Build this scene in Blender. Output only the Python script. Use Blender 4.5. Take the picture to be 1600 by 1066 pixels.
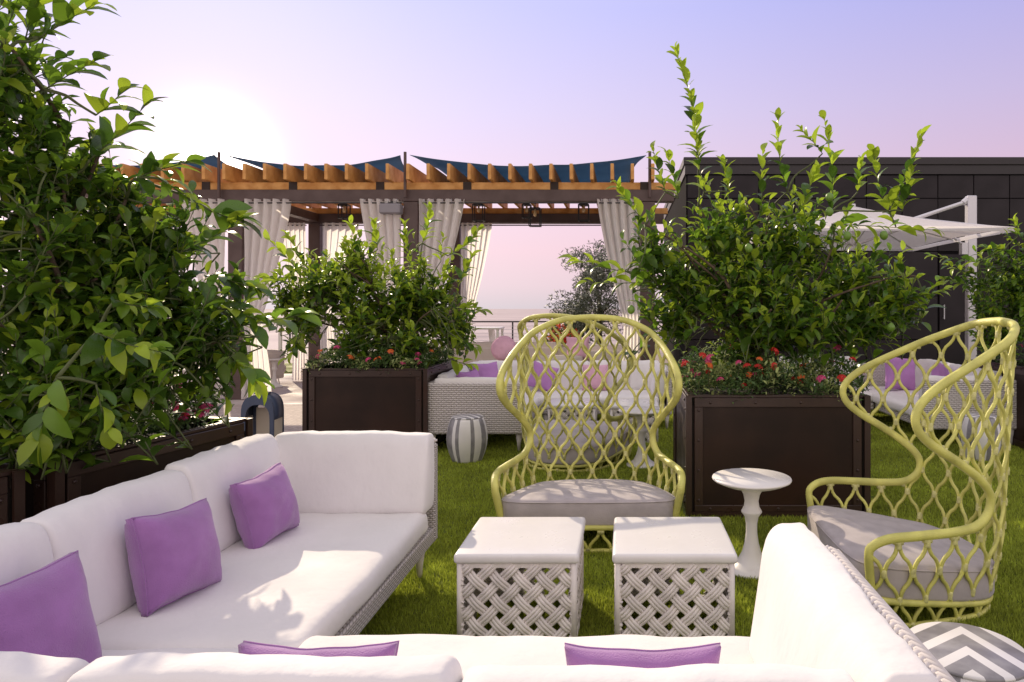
import bpy, bmesh, math, random
import numpy as np
from mathutils import Vector, Matrix, noise
PI = math.pi
S = bpy.context.scene
C = S.collection
for o in list(bpy.data.objects): bpy.data.objects.remove(o)

# ------------------------------------------------------------------ camera
EYE = 1.6; F = 1070.0; VX, VY = 975.0, 480.0
cd = bpy.data.cameras.new('camera'); cam = bpy.data.objects.new('camera', cd); C.objects.link(cam)
cam.location = (0, 0, EYE); cam.rotation_euler = (PI/2, 0, 0)
cd.sensor_width = 36; cd.lens = F/1600*36
cd.shift_x = (800-VX)/1600; cd.shift_y = (VY-533)/1600
cd.clip_start = 0.05; cd.clip_end = 6000
S.camera = cam
def P(px, py, Y): return Vector(((px-VX)/F*Y, Y, EYE-(py-VY)/F*Y))

# ------------------------------------------------------------------ light
SUN_AZ = math.radians(-31.0); SUN_EL = math.radians(27.0)
sdir = Vector((math.sin(SUN_AZ)*math.cos(SUN_EL), math.cos(SUN_AZ)*math.cos(SUN_EL), math.sin(SUN_EL)))
w = bpy.data.worlds.new('World'); S.world = w; w.use_nodes = True
nt = w.node_tree; nt.nodes.clear()
def N(t, **k):
    n = nt.nodes.new(t)
    for a, b in k.items(): setattr(n, a, b)
    return n
L = lambda a, b: nt.links.new(a, b)
out = N('ShaderNodeOutputWorld'); bg = N('ShaderNodeBackground'); bg.inputs[1].default_value = 0.1
tc = N('ShaderNodeTexCoord'); nrm = N('ShaderNodeVectorMath', operation='NORMALIZE'); L(tc.outputs['Generated'], nrm.inputs[0])
sep = N('ShaderNodeSeparateXYZ'); L(nrm.outputs[0], sep.inputs[0])
ramp = N('ShaderNodeValToRGB'); L(sep.outputs['Z'], ramp.inputs[0])
cr = ramp.color_ramp
stops = [(0.0, (.38,.31,.34)), (.03, (.47,.335,.375)), (.08, (.54,.345,.40)), (.16, (.52,.36,.46)), (.27, (.42,.35,.54)), (.40, (.31,.305,.60)), (.6, (.41,.395,.53)), (1, (.57,.54,.57))]
cr.elements[0].position = 0; cr.elements[0].color = (*stops[0][1], 1)
cr.elements[1].position = 1; cr.elements[1].color = (*stops[-1][1], 1)
for p, c in stops[1:-1]:
    e = cr.elements.new(p); e.color = (*c, 1)
sky = N('ShaderNodeTexSky', sky_type='NISHITA', sun_disc=False)
sky.sun_elevation = SUN_EL; sky.sun_rotation = SUN_AZ; sky.air_density = 1; sky.dust_density = 2
sc1 = N('ShaderNodeVectorMath', operation='SCALE'); 
bk = N('ShaderNodeMapRange'); bk.interpolation_type = 'SMOOTHSTEP'; L(sep.outputs['Y'], bk.inputs[0]); bk.inputs[1].default_value = .35; bk.inputs[2].default_value = -.7; bk.inputs[3].default_value = 0; bk.inputs[4].default_value = .8
mxw = N('ShaderNodeMix'); mxw.data_type = 'RGBA'; L(bk.outputs[0], mxw.inputs[0]); L(ramp.outputs[0], mxw.inputs[6]); mxw.inputs[7].default_value = (.88,.79,.73,1)
L(mxw.outputs[2], sc1.inputs[0]); sc1.inputs[3].default_value = 10
sc2 = N('ShaderNodeVectorMath', operation='SCALE'); L(sky.outputs[0], sc2.inputs[0]); sc2.inputs[3].default_value = .02
add = N('ShaderNodeVectorMath', operation='ADD'); L(sc1.outputs[0], add.inputs[0]); L(sc2.outputs[0], add.inputs[1])
GL_EL = math.radians(10.8)
gdir = Vector((math.sin(SUN_AZ)*math.cos(GL_EL), math.cos(SUN_AZ)*math.cos(GL_EL), math.sin(GL_EL)))
dot = N('ShaderNodeVectorMath', operation='DOT_PRODUCT'); L(nrm.outputs[0], dot.inputs[0]); dot.inputs[1].default_value = gdir
mx = N('ShaderNodeMath', operation='MAXIMUM'); L(dot.outputs['Value'], mx.inputs[0]); mx.inputs[1].default_value = 0
def glow(p, s, col, prev):
    a = N('ShaderNodeMath', operation='POWER'); L(mx.outputs[0], a.inputs[0]); a.inputs[1].default_value = p
    b = N('ShaderNodeVectorMath', operation='SCALE'); b.inputs[0].default_value = col
    m = N('ShaderNodeMath', operation='MULTIPLY'); L(a.outputs[0], m.inputs[0]); m.inputs[1].default_value = s
    L(m.outputs[0], b.inputs[3])
    c = N('ShaderNodeVectorMath', operation='ADD'); L(prev.outputs[0], c.inputs[0]); L(b.outputs[0], c.inputs[1]); return c
g = glow(3, 2.2, (.92, .95, 1), add); g = glow(30, .6, (1, .90, .84), g); g = glow(700, 5.5, (1, .92, .78), g); g = glow(1500, 30, (1, .93, .8), g)
L(g.outputs[0], bg.inputs[0]); L(bg.outputs[0], out.inputs[0])
sl = bpy.data.lights.new('sun', 'SUN'); sl.energy = 3.1; sl.angle = math.radians(.6); sl.color = (1, .83, .60)
so = bpy.data.objects.new('sun', sl); C.objects.link(so); so.rotation_euler = sdir.to_track_quat('Z', 'Y').to_euler()
S.view_settings.view_transform = 'Standard'; S.view_settings.look = 'None'
S.view_settings.gamma = 1; S.view_settings.use_curve_mapping = False
S.view_settings.exposure = 0.42

# ------------------------------------------------------------------ materials
M = {}
def mat(name, col, rough=.6, metal=0, spec=.5, var=0, vscale=6, bump=0, bscale=60, bstretch=(1,1,1), sheen=0, trans=0, coat=0, col2=None, detail=4, island=0):
    m = bpy.data.materials.new(name); m.use_nodes = True; n = m.node_tree; n.nodes.clear()
    nn = n.nodes.new; l = n.links.new
    o = nn('ShaderNodeOutputMaterial'); b = nn('ShaderNodeBsdfPrincipled')
    b.inputs['Roughness'].default_value = rough; b.inputs['Metallic'].default_value = metal
    b.inputs['Specular IOR Level'].default_value = spec
    b.inputs['Sheen Weight'].default_value = sheen; b.inputs['Coat Weight'].default_value = coat
    b.inputs['Base Color'].default_value = (*col, 1)
    t = nn('ShaderNodeTexCoord')
    colout = None
    if var or col2:
        tx = nn('ShaderNodeTexNoise'); tx.inputs['Scale'].default_value = vscale; tx.inputs['Detail'].default_value = detail
        l(t.outputs['Object'], tx.inputs['Vector'])
        r = nn('ShaderNodeValToRGB'); l(tx.outputs[0], r.inputs[0])
        c2 = col2 or tuple(c*(1-var) for c in col)
        r.color_ramp.elements[0].position = .35; r.color_ramp.elements[0].color = (*c2, 1)
        r.color_ramp.elements[1].position = .65; r.color_ramp.elements[1].color = (*(tuple(min(1, c*(1+var*.5)) for c in col)), 1)
        colout = r.outputs[0]
        rm_ = nn('ShaderNodeMapRange'); l(tx.outputs[0], rm_.inputs[0]); rm_.inputs[1].default_value = .3; rm_.inputs[2].default_value = .7
        rm_.inputs[3].default_value = min(1, rough*1.25); rm_.inputs[4].default_value = rough*.8; l(rm_.outputs[0], b.inputs['Roughness'])
    if island:
        gi = nn('ShaderNodeNewGeometry'); oi = nn('ShaderNodeObjectInfo')
        ad = nn('ShaderNodeMath'); ad.operation = 'ADD'; l(gi.outputs['Random Per Island'], ad.inputs[0]); l(oi.outputs['Random'], ad.inputs[1])
        fr = nn('ShaderNodeMath'); fr.operation = 'FRACT'; l(ad.outputs[0], fr.inputs[0])
        mr = nn('ShaderNodeMapRange'); l(fr.outputs[0], mr.inputs[0]); mr.inputs[3].default_value = 1-island; mr.inputs[4].default_value = 1+island
        sc = nn('ShaderNodeVectorMath'); sc.operation = 'SCALE'
        if colout: l(colout, sc.inputs[0])
        else: sc.inputs[0].default_value = col
        l(mr.outputs[0], sc.inputs[3]); colout = sc.outputs[0]
    if colout: l(colout, b.inputs['Base Color'])
    if bump:
        mp = nn('ShaderNodeMapping'); mp.inputs['Scale'].default_value = bstretch; l(t.outputs['Object'], mp.inputs[0])
        bx = nn('ShaderNodeTexNoise'); bx.inputs['Scale'].default_value = bscale; bx.inputs['Detail'].default_value = 5; l(mp.outputs[0], bx.inputs['Vector'])
        bp = nn('ShaderNodeBump'); bp.inputs['Strength'].default_value = bump; bp.inputs['Distance'].default_value = .01
        l(bx.outputs[0], bp.inputs['Height']); l(bp.outputs[0], b.inputs['Normal'])
    if trans:
        tr = nn('ShaderNodeBsdfTranslucent')
        if colout: l(colout, tr.inputs[0])
        else: tr.inputs[0].default_value = (*col, 1)
        mxs = nn('ShaderNodeMixShader'); mxs.inputs[0].default_value = trans
        l(b.outputs[0], mxs.inputs[1]); l(tr.outputs[0], mxs.inputs[2]); l(mxs.outputs[0], o.inputs[0])
    else: l(b.outputs[0], o.inputs[0])
    M[name] = m; return m
mat('fabric', (.80,.77,.77), .9, var=.05, vscale=3, bump=.35, bscale=26, bstretch=(1,1,.6), sheen=.3)
mat('seatfab', (.80,.77,.76), .9, var=.04, vscale=3, bump=.3, bscale=26, sheen=.2)
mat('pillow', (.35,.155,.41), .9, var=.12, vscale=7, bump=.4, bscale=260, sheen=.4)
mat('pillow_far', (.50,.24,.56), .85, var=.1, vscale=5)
mat('pillow_pink', (.72,.42,.55), .85, var=.1, vscale=5)
mat('cushion', (.43,.385,.395), .9, var=.12, vscale=9, bump=.2, bscale=200, sheen=.2)
mat('cream', (.62,.55,.50), .9, var=.05, vscale=3, bump=.1)
mat('lime', (.64,.62,.16), .45, var=.24, vscale=7, bump=.35, bscale=70, bstretch=(1,1,4), coat=.12)
mat('lime_wrap', (.70,.67,.28), .5, var=.25, vscale=30, bump=.5, bscale=120, bstretch=(.3,.3,5))
mat('planter', (.030,.014,.009), .42, spec=.3, var=.4, vscale=2.2, detail=9, bump=.06, bscale=18)
mat('planter_edge', (.044,.022,.016), .34, var=.2, vscale=5, bump=.05, bscale=40)
mat('soil', (.02,.014,.01), .95, bump=.8, bscale=40)
mat('marble', (.77,.75,.75), .3, var=.06, vscale=5, bump=.03, bscale=20)
mat('white_lacquer', (.82,.79,.77), .3, var=.03, vscale=4)
mat('resin', (.77,.72,.70), .55, var=.16, vscale=9, bump=.25, bscale=40, bstretch=(1,1,1))
mat('white_metal', (.75,.72,.72), .4)
mat('alu', (.62,.60,.64), .35, metal=.4)
mat('blue_metal', (.055,.075,.13), .42, var=.1)
mat('glass', (.85,.80,.70), .12, trans=.5)
mat('candle', (.85,.76,.6), .6)
mat('pergola', (.085,.050,.045), .5, var=.12, vscale=5)
mat('wood', (.68,.35,.10), .55, col2=(.50,.22,.05), vscale=6, bump=.2, bscale=14, bstretch=(6,1,6), detail=8)
mat('sail', (.17,.31,.47), .85, var=.12, vscale=2, trans=.5)
mat('curtain', (.93,.90,.88), .9, trans=.78, bump=.15, bscale=6, bstretch=(3,3,.5))
mat('canopy', (.90,.86,.87), .85, trans=.5)
mat('wall_panel', (.017,.011,.015), .5, spec=.3, var=.3, vscale=1.3, detail=7, bump=.05, bscale=3)
mat('wall_joint', (.012,.010,.012), 1, spec=.05)
mat('wall_cap', (.019,.013,.016), .5)
mat('black_metal', (.02,.017,.02), .5)
mat('bulb', (.8,.55,.3), .2)
mat('speaker', (.24,.22,.24), .5)
mat('bark', (.11,.075,.05), .85, var=.3, vscale=20, bump=.5, bscale=60)
mat('twig', (.09,.11,.04), .7)
mat('olive', (.15,.17,.12), .6, island=.35)
mat('leaf_dark', (.066,.14,.018), .30, spec=.55, trans=.34, island=.35, var=.1, vscale=30)
mat('leaf_mid', (.165,.29,.026), .30, spec=.55, trans=.52, island=.35)
mat('leaf_young', (.34,.46,.035), .32, spec=.5, trans=.5, island=.3)
mat('leaf_small', (.085,.15,.04), .55, trans=.35, island=.4)
mat('leaf_pale', (.36,.42,.15), .6, trans=.3, island=.3)
mat('fruit', (.13,.24,.03), .4, var=.15, vscale=12, bump=.15, bscale=90)
mat('red', (.62,.03,.025), .6, island=.3, trans=.2)
mat('pink', (.65,.07,.22), .6, island=.3, trans=.2)
mat('orange', (.75,.16,.03), .6, island=.3, trans=.2)
mat('concrete', (.44,.38,.37), .8, var=.10, vscale=1.3, bump=.2, bscale=30)
mat('haze_tinted_plain', (.37,.30,.33), 1, var=.08, vscale=.01)  # distant low ground, with pale pinkish haze painted into its colour
mat('roof_tile', (.35,.10,.05), .8, var=.3, vscale=4)
mat('turf_base', (.13,.16,.02), .95, col2=(.08,.11,.012), vscale=2.5, bump=.6, bscale=120)
mat('turf', (.40,.47,.055), .75, trans=.4, island=.42, var=.25, vscale=1.6)
def node_tools(m):
    n = m.node_tree; return n, n.nodes.new, n.links.new
# woven rattan: staggered weave as relief and slight colour in the gaps
def weave(name, col, dark, sx, sz):
    m = mat(name, col, .6); n, nn, l = node_tools(m)
    b = [x for x in n.nodes if x.type == 'BSDF_PRINCIPLED'][0]
    t = nn('ShaderNodeTexCoord'); s = nn('ShaderNodeSeparateXYZ'); l(t.outputs['Object'], s.inputs[0])
    def math_(op, a, b2=None):
        k = nn('ShaderNodeMath'); k.operation = op
        for i, v in enumerate((a, b2)):
            if v is None: continue
            if isinstance(v, (int, float)): k.inputs[i].default_value = v
            else: l(v, k.inputs[i])
        return k.outputs[0]
    h = math_('ADD', s.outputs['X'], s.outputs['Y'])
    row = math_('MULTIPLY', s.outputs['Z'], 1/sz)
    par = math_('MULTIPLY', math_('FLOOR', row), .5)
    a = math_('ABSOLUTE', math_('SINE', math_('MULTIPLY', math_('ADD', math_('MULTIPLY', h, 1/sx), par), PI)))
    c = math_('ABSOLUTE', math_('SINE', math_('MULTIPLY', row, PI)))
    hh = math_('POWER', math_('MULTIPLY', a, c), .5)
    bp = nn('ShaderNodeBump'); bp.inputs['Strength'].default_value = 1; bp.inputs['Distance'].default_value = .012
    l(hh, bp.inputs['Height']); l(bp.outputs[0], b.inputs['Normal'])
    r = nn('ShaderNodeValToRGB'); l(hh, r.inputs[0]); r.color_ramp.elements[0].color = (*dark, 1); r.color_ramp.elements[1].color = (*col, 1); r.color_ramp.elements[1].position = .45
    l(r.outputs[0], b.inputs['Base Color'])
weave('wicker', (.66,.61,.585), (.30,.26,.24), .034, .013)
weave('wicker_far', (.64,.59,.575), (.36,.32,.31), .055, .022)
mat('braid', (.68,.63,.61), .55, var=.1, vscale=20)
# pavers
def paver():
    m = mat('pavers', (.4,.33,.3), .8); n, nn, l = node_tools(m)
    b = [x for x in n.nodes if x.type == 'BSDF_PRINCIPLED'][0]
    t = nn('ShaderNodeTexCoord'); mp = nn('ShaderNodeMapping'); l(t.outputs['Object'], mp.inputs[0]); mp.inputs['Rotation'].default_value = (0,0,.78)
    k = nn('ShaderNodeTexBrick'); l(mp.outputs[0], k.inputs[0]); k.inputs['Scale'].default_value = 5
    k.inputs['Color1'].default_value = (.46,.38,.35,1); k.inputs['Color2'].default_value = (.36,.29,.27,1); k.inputs['Mortar'].default_value = (.24,.2,.19,1); k.inputs['Mortar Size'].default_value = .02
    l(k.outputs[0], b.inputs['Base Color'])
    bp = nn('ShaderNodeBump'); bp.inputs['Strength'].default_value = .4; bp.inputs['Distance'].default_value = .01; bp.invert = True; l(k.outputs[1], bp.inputs['Height']); l(bp.outputs[0], b.inputs['Normal'])
paver()
mat('stone_grey', (.27,.26,.275), .4, var=.25, vscale=14, detail=8)
mat('stone_white', (.78,.76,.75), .35, var=.06, vscale=8)
def chevron():
    m = mat('chevron_top', (.8,.8,.8), .3); n, nn, l = node_tools(m)
    b = [x for x in n.nodes if x.type == 'BSDF_PRINCIPLED'][0]
    t = nn('ShaderNodeTexCoord'); s = nn('ShaderNodeSeparateXYZ'); l(t.outputs['Object'], s.inputs[0])
    def mt(op, a, b2=None):
        k = nn('ShaderNodeMath'); k.operation = op
        for i, v in enumerate((a, b2)):
            if v is None: continue
            if isinstance(v, (int, float)): k.inputs[i].default_value = v
            else: l(v, k.inputs[i])
        return k.outputs[0]
    v = mt('ADD', mt('ABSOLUTE', s.outputs['X']), mt('MULTIPLY', s.outputs['Y'], .75))
    fr = mt('FRACT', mt('MULTIPLY', mt('ADD', v, 1.015), 1/.098))
    st = mt('GREATER_THAN', fr, .40)
    tx = nn('ShaderNodeTexNoise'); tx.inputs['Scale'].default_value = 16; tx.inputs['Detail'].default_value = 9; l(t.outputs['Object'], tx.inputs['Vector'])
    r = nn('ShaderNodeValToRGB'); l(tx.outputs[0], r.inputs[0]); r.color_ramp.elements[0].color = (.21,.20,.22,1); r.color_ramp.elements[1].color = (.36,.35,.37,1); r.color_ramp.elements[0].position=.35; r.color_ramp.elements[1].position=.7
    mx_ = nn('ShaderNodeMix'); mx_.data_type = 'RGBA'; l(st, mx_.inputs[0]); mx_.inputs[6].default_value = (.78,.76,.76,1); l(r.outputs[0], mx_.inputs[7])
    l(mx_.outputs[2], b.inputs['Base Color'])
chevron()

# ------------------------------------------------------------------ helpers
def empty(name, loc=(0,0,0), rz=0, label=None, cat=None, group=None):
    o = bpy.data.objects.new(name, None); C.objects.link(o); o.location = loc; o.rotation_euler = (0,0,rz)
    o.empty_display_size = .1
    tag(o, label, cat, group); return o
def tag(o, label=None, cat=None, group=None, kind=None):
    for k, v in (('label', label), ('category', cat), ('group', group), ('kind', kind)):
        if v: o[k] = v
    return o
def link(me, name, parent=None, mw=None):
    o = bpy.data.objects.new(name, me); C.objects.link(o)
    if parent: o.parent = parent
    if mw is not None: o.matrix_local = mw
    return o
def copy_tree(o, parent=None):
    c = o.copy(); C.objects.link(c)
    if parent: c.parent = parent
    for ch in list(o.children): copy_tree(ch, c)
    return c
class MB:
    def __init__(s): s.v = []; s.f = []; s.m = []
    def add(s, vs, fs, mi=0):
        n = len(s.v); s.v += [tuple(p) for p in vs]; s.f += [tuple(i+n for i in f) for f in fs]; s.m += [mi]*len(fs)
    def box(s, x0, x1, y0, y1, z0, z1, mi=0, bev=0):
        if bev:
            b = min(bev, (x1-x0)/2.1, (y1-y0)/2.1, (z1-z0)/2.1)
            vs = []; idx = {}
            for cx in (0,1):
                for cy in (0,1):
                    for cz in (0,1):
                        X, Y, Z = (x0,x1)[cx], (y0,y1)[cy], (z0,z1)[cz]; ix = b*(1-2*cx); iy = b*(1-2*cy); iz = b*(1-2*cz)
                        idx[cx,cy,cz] = len(vs); vs += [(X, Y+iy, Z+iz), (X+ix, Y, Z+iz), (X+ix, Y+iy, Z)]
            I = lambda a, b_, c, k: idx[a,b_,c]+k
            fs = []
            for c in (0,1):
                q = [I(c,0,0,0), I(c,0,1,0), I(c,1,1,0), I(c,1,0,0)]; fs.append(q if not c else q[::-1])
                q = [I(0,c,0,1), I(1,c,0,1), I(1,c,1,1), I(0,c,1,1)]; fs.append(q if not c else q[::-1])
                q = [I(0,0,c,2), I(0,1,c,2), I(1,1,c,2), I(1,0,c,2)]; fs.append(q if not c else q[::-1])
            for a in (0,1):
                for b_ in (0,1):
                    fs.append((I(a,b_,0,0), I(a,b_,0,1), I(a,b_,1,1), I(a,b_,1,0)))
                    fs.append((I(a,0,b_,0), I(a,0,b_,2), I(a,1,b_,2), I(a,1,b_,0)))
                    fs.append((I(0,a,b_,1), I(0,a,b_,2), I(1,a,b_,2), I(1,a,b_,1)))
                    for c in (0,1): fs.append((I(a,b_,c,0), I(a,b_,c,1), I(a,b_,c,2)))
            s.add(vs, fs, mi); return
        vs = [(x,y,z) for x in (x0,x1) for y in (y0,y1) for z in (z0,z1)]
        s.add(vs, [(0,1,3,2),(4,6,7,5),(0,4,5,1),(2,3,7,6),(0,2,6,4),(1,5,7,3)], mi)
    def tube(s, pts, r, n=8, mi=0, closed=False, cap=True):
        pts = [Vector(p) for p in pts]; k = len(pts)
        if k < 2: return
        rr = r if isinstance(r, (list, tuple)) else [r]*k
        vs = []; up = None
        for i, p in enumerate(pts):
            a = pts[(i-1) % k] if (i > 0 or closed) else p; b = pts[(i+1) % k] if (i < k-1 or closed) else p
            t = (b-a)
            if t.length < 1e-9: t = Vector((0,0,1))
            t.normalize()
            if up is None: up = Vector((0,0,1)) if abs(t.z) < .9 else Vector((1,0,0))
            u = up - t*up.dot(t)
            if u.length < 1e-4: u = t.orthogonal()
            u.normalize(); up = u; v = t.cross(u)
            for j in range(n):
                a_ = 2*PI*j/n; vs.append(p + (u*math.cos(a_)+v*math.sin(a_))*rr[i])
        fs = []
        for i in range(k if closed else k-1):
            i2 = (i+1) % k
            for j in range(n): fs.append((i*n+j, i*n+(j+1)%n, i2*n+(j+1)%n, i2*n+j))
        if cap and not closed: fs.append(tuple(range(n))[::-1]); fs.append(tuple((k-1)*n+j for j in range(n)))
        s.add(vs, fs, mi)
    def lathe(s, prof, n=24, c=(0,0,0), mi=0, a0=0, a1=2*PI, mfun=None):
        full = abs(a1-a0-2*PI) < 1e-6; m = n if full else n+1; vs = []
        for r, z in prof:
            for j in range(m):
                a = a0+(a1-a0)*j/n; vs.append((c[0]+r*math.cos(a), c[1]+r*math.sin(a), c[2]+z))
        for j in range(n):
            fs = [(i*m+j, i*m+(j+1)%m, (i+1)*m+(j+1)%m, (i+1)*m+j) for i in range(len(prof)-1)]
            if j == 0: base = len(s.v); s.v += vs
            s.f += [tuple(q+base for q in f) for f in fs]; s.m += [mfun(j) if mfun else mi]*len(fs)
        if full:
            for i in (0, len(prof)-1):
                if prof[i][0] > 1e-5:
                    f = tuple(base+i*m+j for j in range(n)); s.f.append(f if i else f[::-1]); s.m.append(mi)
    def grid(s, fn, nu, nv, mi=0, flip=False):
        vs = [fn(i/nu, j/nv) for i in range(nu+1) for j in range(nv+1)]
        fs = [(i*(nv+1)+j, (i+1)*(nv+1)+j, (i+1)*(nv+1)+j+1, i*(nv+1)+j+1) for i in range(nu) for j in range(nv)]
        if flip: fs = [f[::-1] for f in fs]
        s.add(vs, fs, mi)
    def mesh(s, name, mats, smooth=False, fix=False):
        me = bpy.data.meshes.new(name); me.from_pydata([tuple(v) for v in s.v], [], s.f)
        if isinstance(mats, str): mats = [mats]
        for k in mats: me.materials.append(M[k])
        me.polygons.foreach_set('material_index', s.m)
        if smooth: me.polygons.foreach_set('use_smooth', [True]*len(s.f))
        if fix:
            b = bmesh.new(); b.from_mesh(me); bmesh.ops.recalc_face_normals(b, faces=b.faces); b.to_mesh(me); b.free()
        me.update(); return me
    def build(s, name, mats, parent=None, smooth=False, loc=None, fix=False):
        o = link(s.mesh(name, mats, smooth, fix), name, parent)
        if loc is not None: o.location = loc
        return o
def smooth_path(pts, n=6, closed=False):
    pts = [Vector(p) for p in pts]; k = len(pts); res = []
    for i in range(k if closed else k-1):
        g = lambda j: pts[j % k] if closed else pts[max(0, min(k-1, j))]
        p0, p1, p2, p3 = g(i-1), g(i), g(i+1), g(i+2)
        for q in range(n):
            t = q/n
            res.append(.5*((2*p1)+(p2-p0)*t+(2*p0-5*p1+4*p2-p3)*t*t+(3*p1-p0-3*p2+p3)*t**3))
    if not closed: res.append(pts[-1])
    return res
def soft_box(x0, x1, y0, y1, z0, z1, r=.05, puff=.02, wr=.006, seed=0, step=.07, warp=None, wsc=(1,1,1), rl=None):
    """rounded, slightly puffed upholstery block"""
    dims = [(x0,x1),(y0,y1),(z0,z1)]; rr = [min(r, (b-a)/2.01) for a, b in dims]
    if rl: _k = max((0,1), key=lambda i: dims[i][1]-dims[i][0]); rr[_k] = rl
    def ax(i):
        a, b = dims[i]; q = rr[i]; n = max(1, int((b-a-2*q)/step))
        return [a, a+q*.08, a+q*.3, a+q*.6] + [a+q+(b-a-2*q)*k/n for k in range(n+1)] + [b-q*.6, b-q*.3, b-q*.08, b]
    A = [ax(i) for i in range(3)]; n = [len(a)-1 for a in A]; vid = {}; vs = []; fs = []
    r_ = min(rr)
    def V(i, j, k):
        key = (i,j,k)
        if key in vid: return vid[key]
        p = Vector((A[0][i], A[1][j], A[2][k]))
        q = Vector([max(dims[c][0]+rr[c], min(dims[c][1]-rr[c], p[c])) for c in range(3)])
        d = p-q; dn = Vector([d[c]/rr[c] for c in range(3)]); m = max(abs(x) for x in dn)
        if dn.length > 1e-6: dn = dn/dn.length*m
        pos = q + Vector([dn[c]*rr[c] for c in range(3)])
        cen = [(pos[c]-dims[c][0])/(dims[c][1]-dims[c][0])*2-1 for c in range(3)]
        pf = [(1-min(1,abs(cen[(c+1)%3]))**3)*(1-min(1,abs(cen[(c+2)%3]))**3) for c in range(3)]
        for c in range(3):
            if abs(d[c]) > rr[c]*.5: pos[c] += math.copysign(puff*pf[c], d[c])
        nv = noise.noise_vector(Vector((pos.x*wsc[0]*3.1+seed*7.3, pos.y*wsc[1]*3.1, pos.z*wsc[2]*3.1)))
        n2 = noise.noise_vector(Vector((pos.x*wsc[0]*11+seed*3.3, pos.y*wsc[1]*11, pos.z*wsc[2]*11+5)))
        pos += nv*wr*1.6 + n2*wr*.7
        if warp: pos = warp(pos)
        vid[key] = len(vs); vs.append(pos); return vid[key]
    for a, b, c in ((0,1,2),(1,2,0),(2,0,1)):
        for side in (0, n[c]):
            for i in range(n[a]):
                for j in range(n[b]):
                    q = []
                    for di, dj in ((0,0),(1,0),(1,1),(0,1)):
                        t = [0,0,0]; t[a] = i+di; t[b] = j+dj; t[c] = side; q.append(V(*t))
                    fs.append(tuple(q) if side else tuple(q[::-1]))
    mb = MB(); mb.add(vs, fs); return mb

# ------------------------------------------------------------------ ground
b = MB(); b.box(-30, 16, -6, 26, -12, 0)
tag(b.build('terrace_paving', 'pavers'), kind='structure')
b = MB(); b.box(-30, -2.35, 11.2, 16.4, .0, .006)
tag(b.build('concrete_floor', 'concrete'), kind='structure')
b = MB(); b.box(-2.33, 15.9, .2, 16.4, 0, .005); tag(b.build('lawn', 'turf_base'), kind='structure')
b = MB(); b.box(-14, 15.9, 16.42, 19.5, 0, .005); tag(b.build('lawn_strip', 'turf'), kind='structure')
b = MB(); b.box(-3000, 3000, 26.05, 5000, -12.6, -12.1); tag(b.build('haze_tinted_plain', 'haze_tinted_plain'), kind='structure')
rng = np.random.default_rng(3)
def blades(n, y0, y1, name, label):
    u = rng.random(n); Y = y0*(y1/y0)**u
    xl = np.full(n, -2.3); xr = .62*Y+.4
    X = xl + (xr-xl)*rng.random(n)
    ok = np.ones(n, bool)
    for cx_, cy_, r_ in ((.775,4.16,.165),(.18,6.9,.165),(-1.63,7.12,.165),(1.14,2.28,.19),(3.75,7.2,.165)): ok &= (X-cx_)**2+(Y-cy_)**2 > r_*r_
    ok &= ~((X > .46)&(X < 1.88)&(Y > 5.18)&(Y < 6.55)); X = X[ok]; Y = Y[ok]; n = len(X)
    h = (.016+.020*rng.random(n)); wd = .0022+.0005*Y
    a = rng.random(n)*2*PI; lean = rng.random(n)*.022; la = rng.random(n)*2*PI
    # gentle tufting
    v = np.zeros((n,3,3)); dx = np.cos(a)*wd; dy = np.sin(a)*wd
    v[:,0] = np.stack([X-dx, Y-dy, np.full(n,.004)],1); v[:,1] = np.stack([X+dx, Y+dy, np.full(n,.004)],1)
    v[:,2] = np.stack([X+np.cos(la)*lean, Y+np.sin(la)*lean, .004+h],1)
    me = bpy.data.meshes.new(name); me.vertices.add(3*n); me.vertices.foreach_set('co', v.ravel())
    me.loops.add(3*n); me.loops.foreach_set('vertex_index', np.arange(3*n, dtype=np.int32))
    me.polygons.add(n); me.polygons.foreach_set('loop_start', np.arange(0,3*n,3,dtype=np.int32))
    me.materials.append(M['turf']); me.update(calc_edges=True)
    tag(link(me, name), label, 'grass', kind='stuff')
blades(520000, 2.2, 11.5, 'grass_blades', 'short green artificial turf blades covering the lawn between the seats')

# ------------------------------------------------------------------ dark panelled building
YB = 14.3
bd = empty('panelled_building', (1.3, YB, 0), 0, 'long dark purple brown building clad in flat metal panels', 'building')
b = MB(); b.box(0, 14, .03, 8, 0, 4.45); b.build('wall', 'wall_joint', bd)
cw = .748; rows = [0, .92, 1.83, 2.76, 3.87, 4.36]
pm = {}
for r in range(5):
    m_ = MB(); m_.box(.008, cw-.008, 0, .029, .008, rows[r+1]-rows[r]-.008, bev=.004); pm[r] = m_.mesh('panel', 'wall_panel')
dcol = 7
for c in range(18):
    for r in range(5):
        if c == dcol and r < 3: continue
        o = link(pm[r], 'panel', bd); o.location = (.02+c*cw, random.Random(c*7+r).uniform(-.003,.003), rows[r])
b = MB(); b.box(-.06, 14.1, -.07, 8.1, 4.56, 4.72, bev=.01); b.box(-.03, 14, -.04, 8, 4.37, 4.555); b.build('coping', 'wall_cap', bd)
b = MB(); x = .02+dcol*cw; b.box(x+.03, x+cw-.03, -.012, .02, .02, 2.7, bev=.006); dr = b.build('door', 'wall_panel', bd)
b = MB(); b.tube([(x+.1,-.07,1.35),(x+.1,-.07,1.65)], .012); b.tube([(x+.1,-.07,1.37),(x+.1,-.01,1.37)], .008); b.tube([(x+.1,-.07,1.63),(x+.1,-.01,1.63)], .008); b.build('handle', 'alu', dr)
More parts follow.
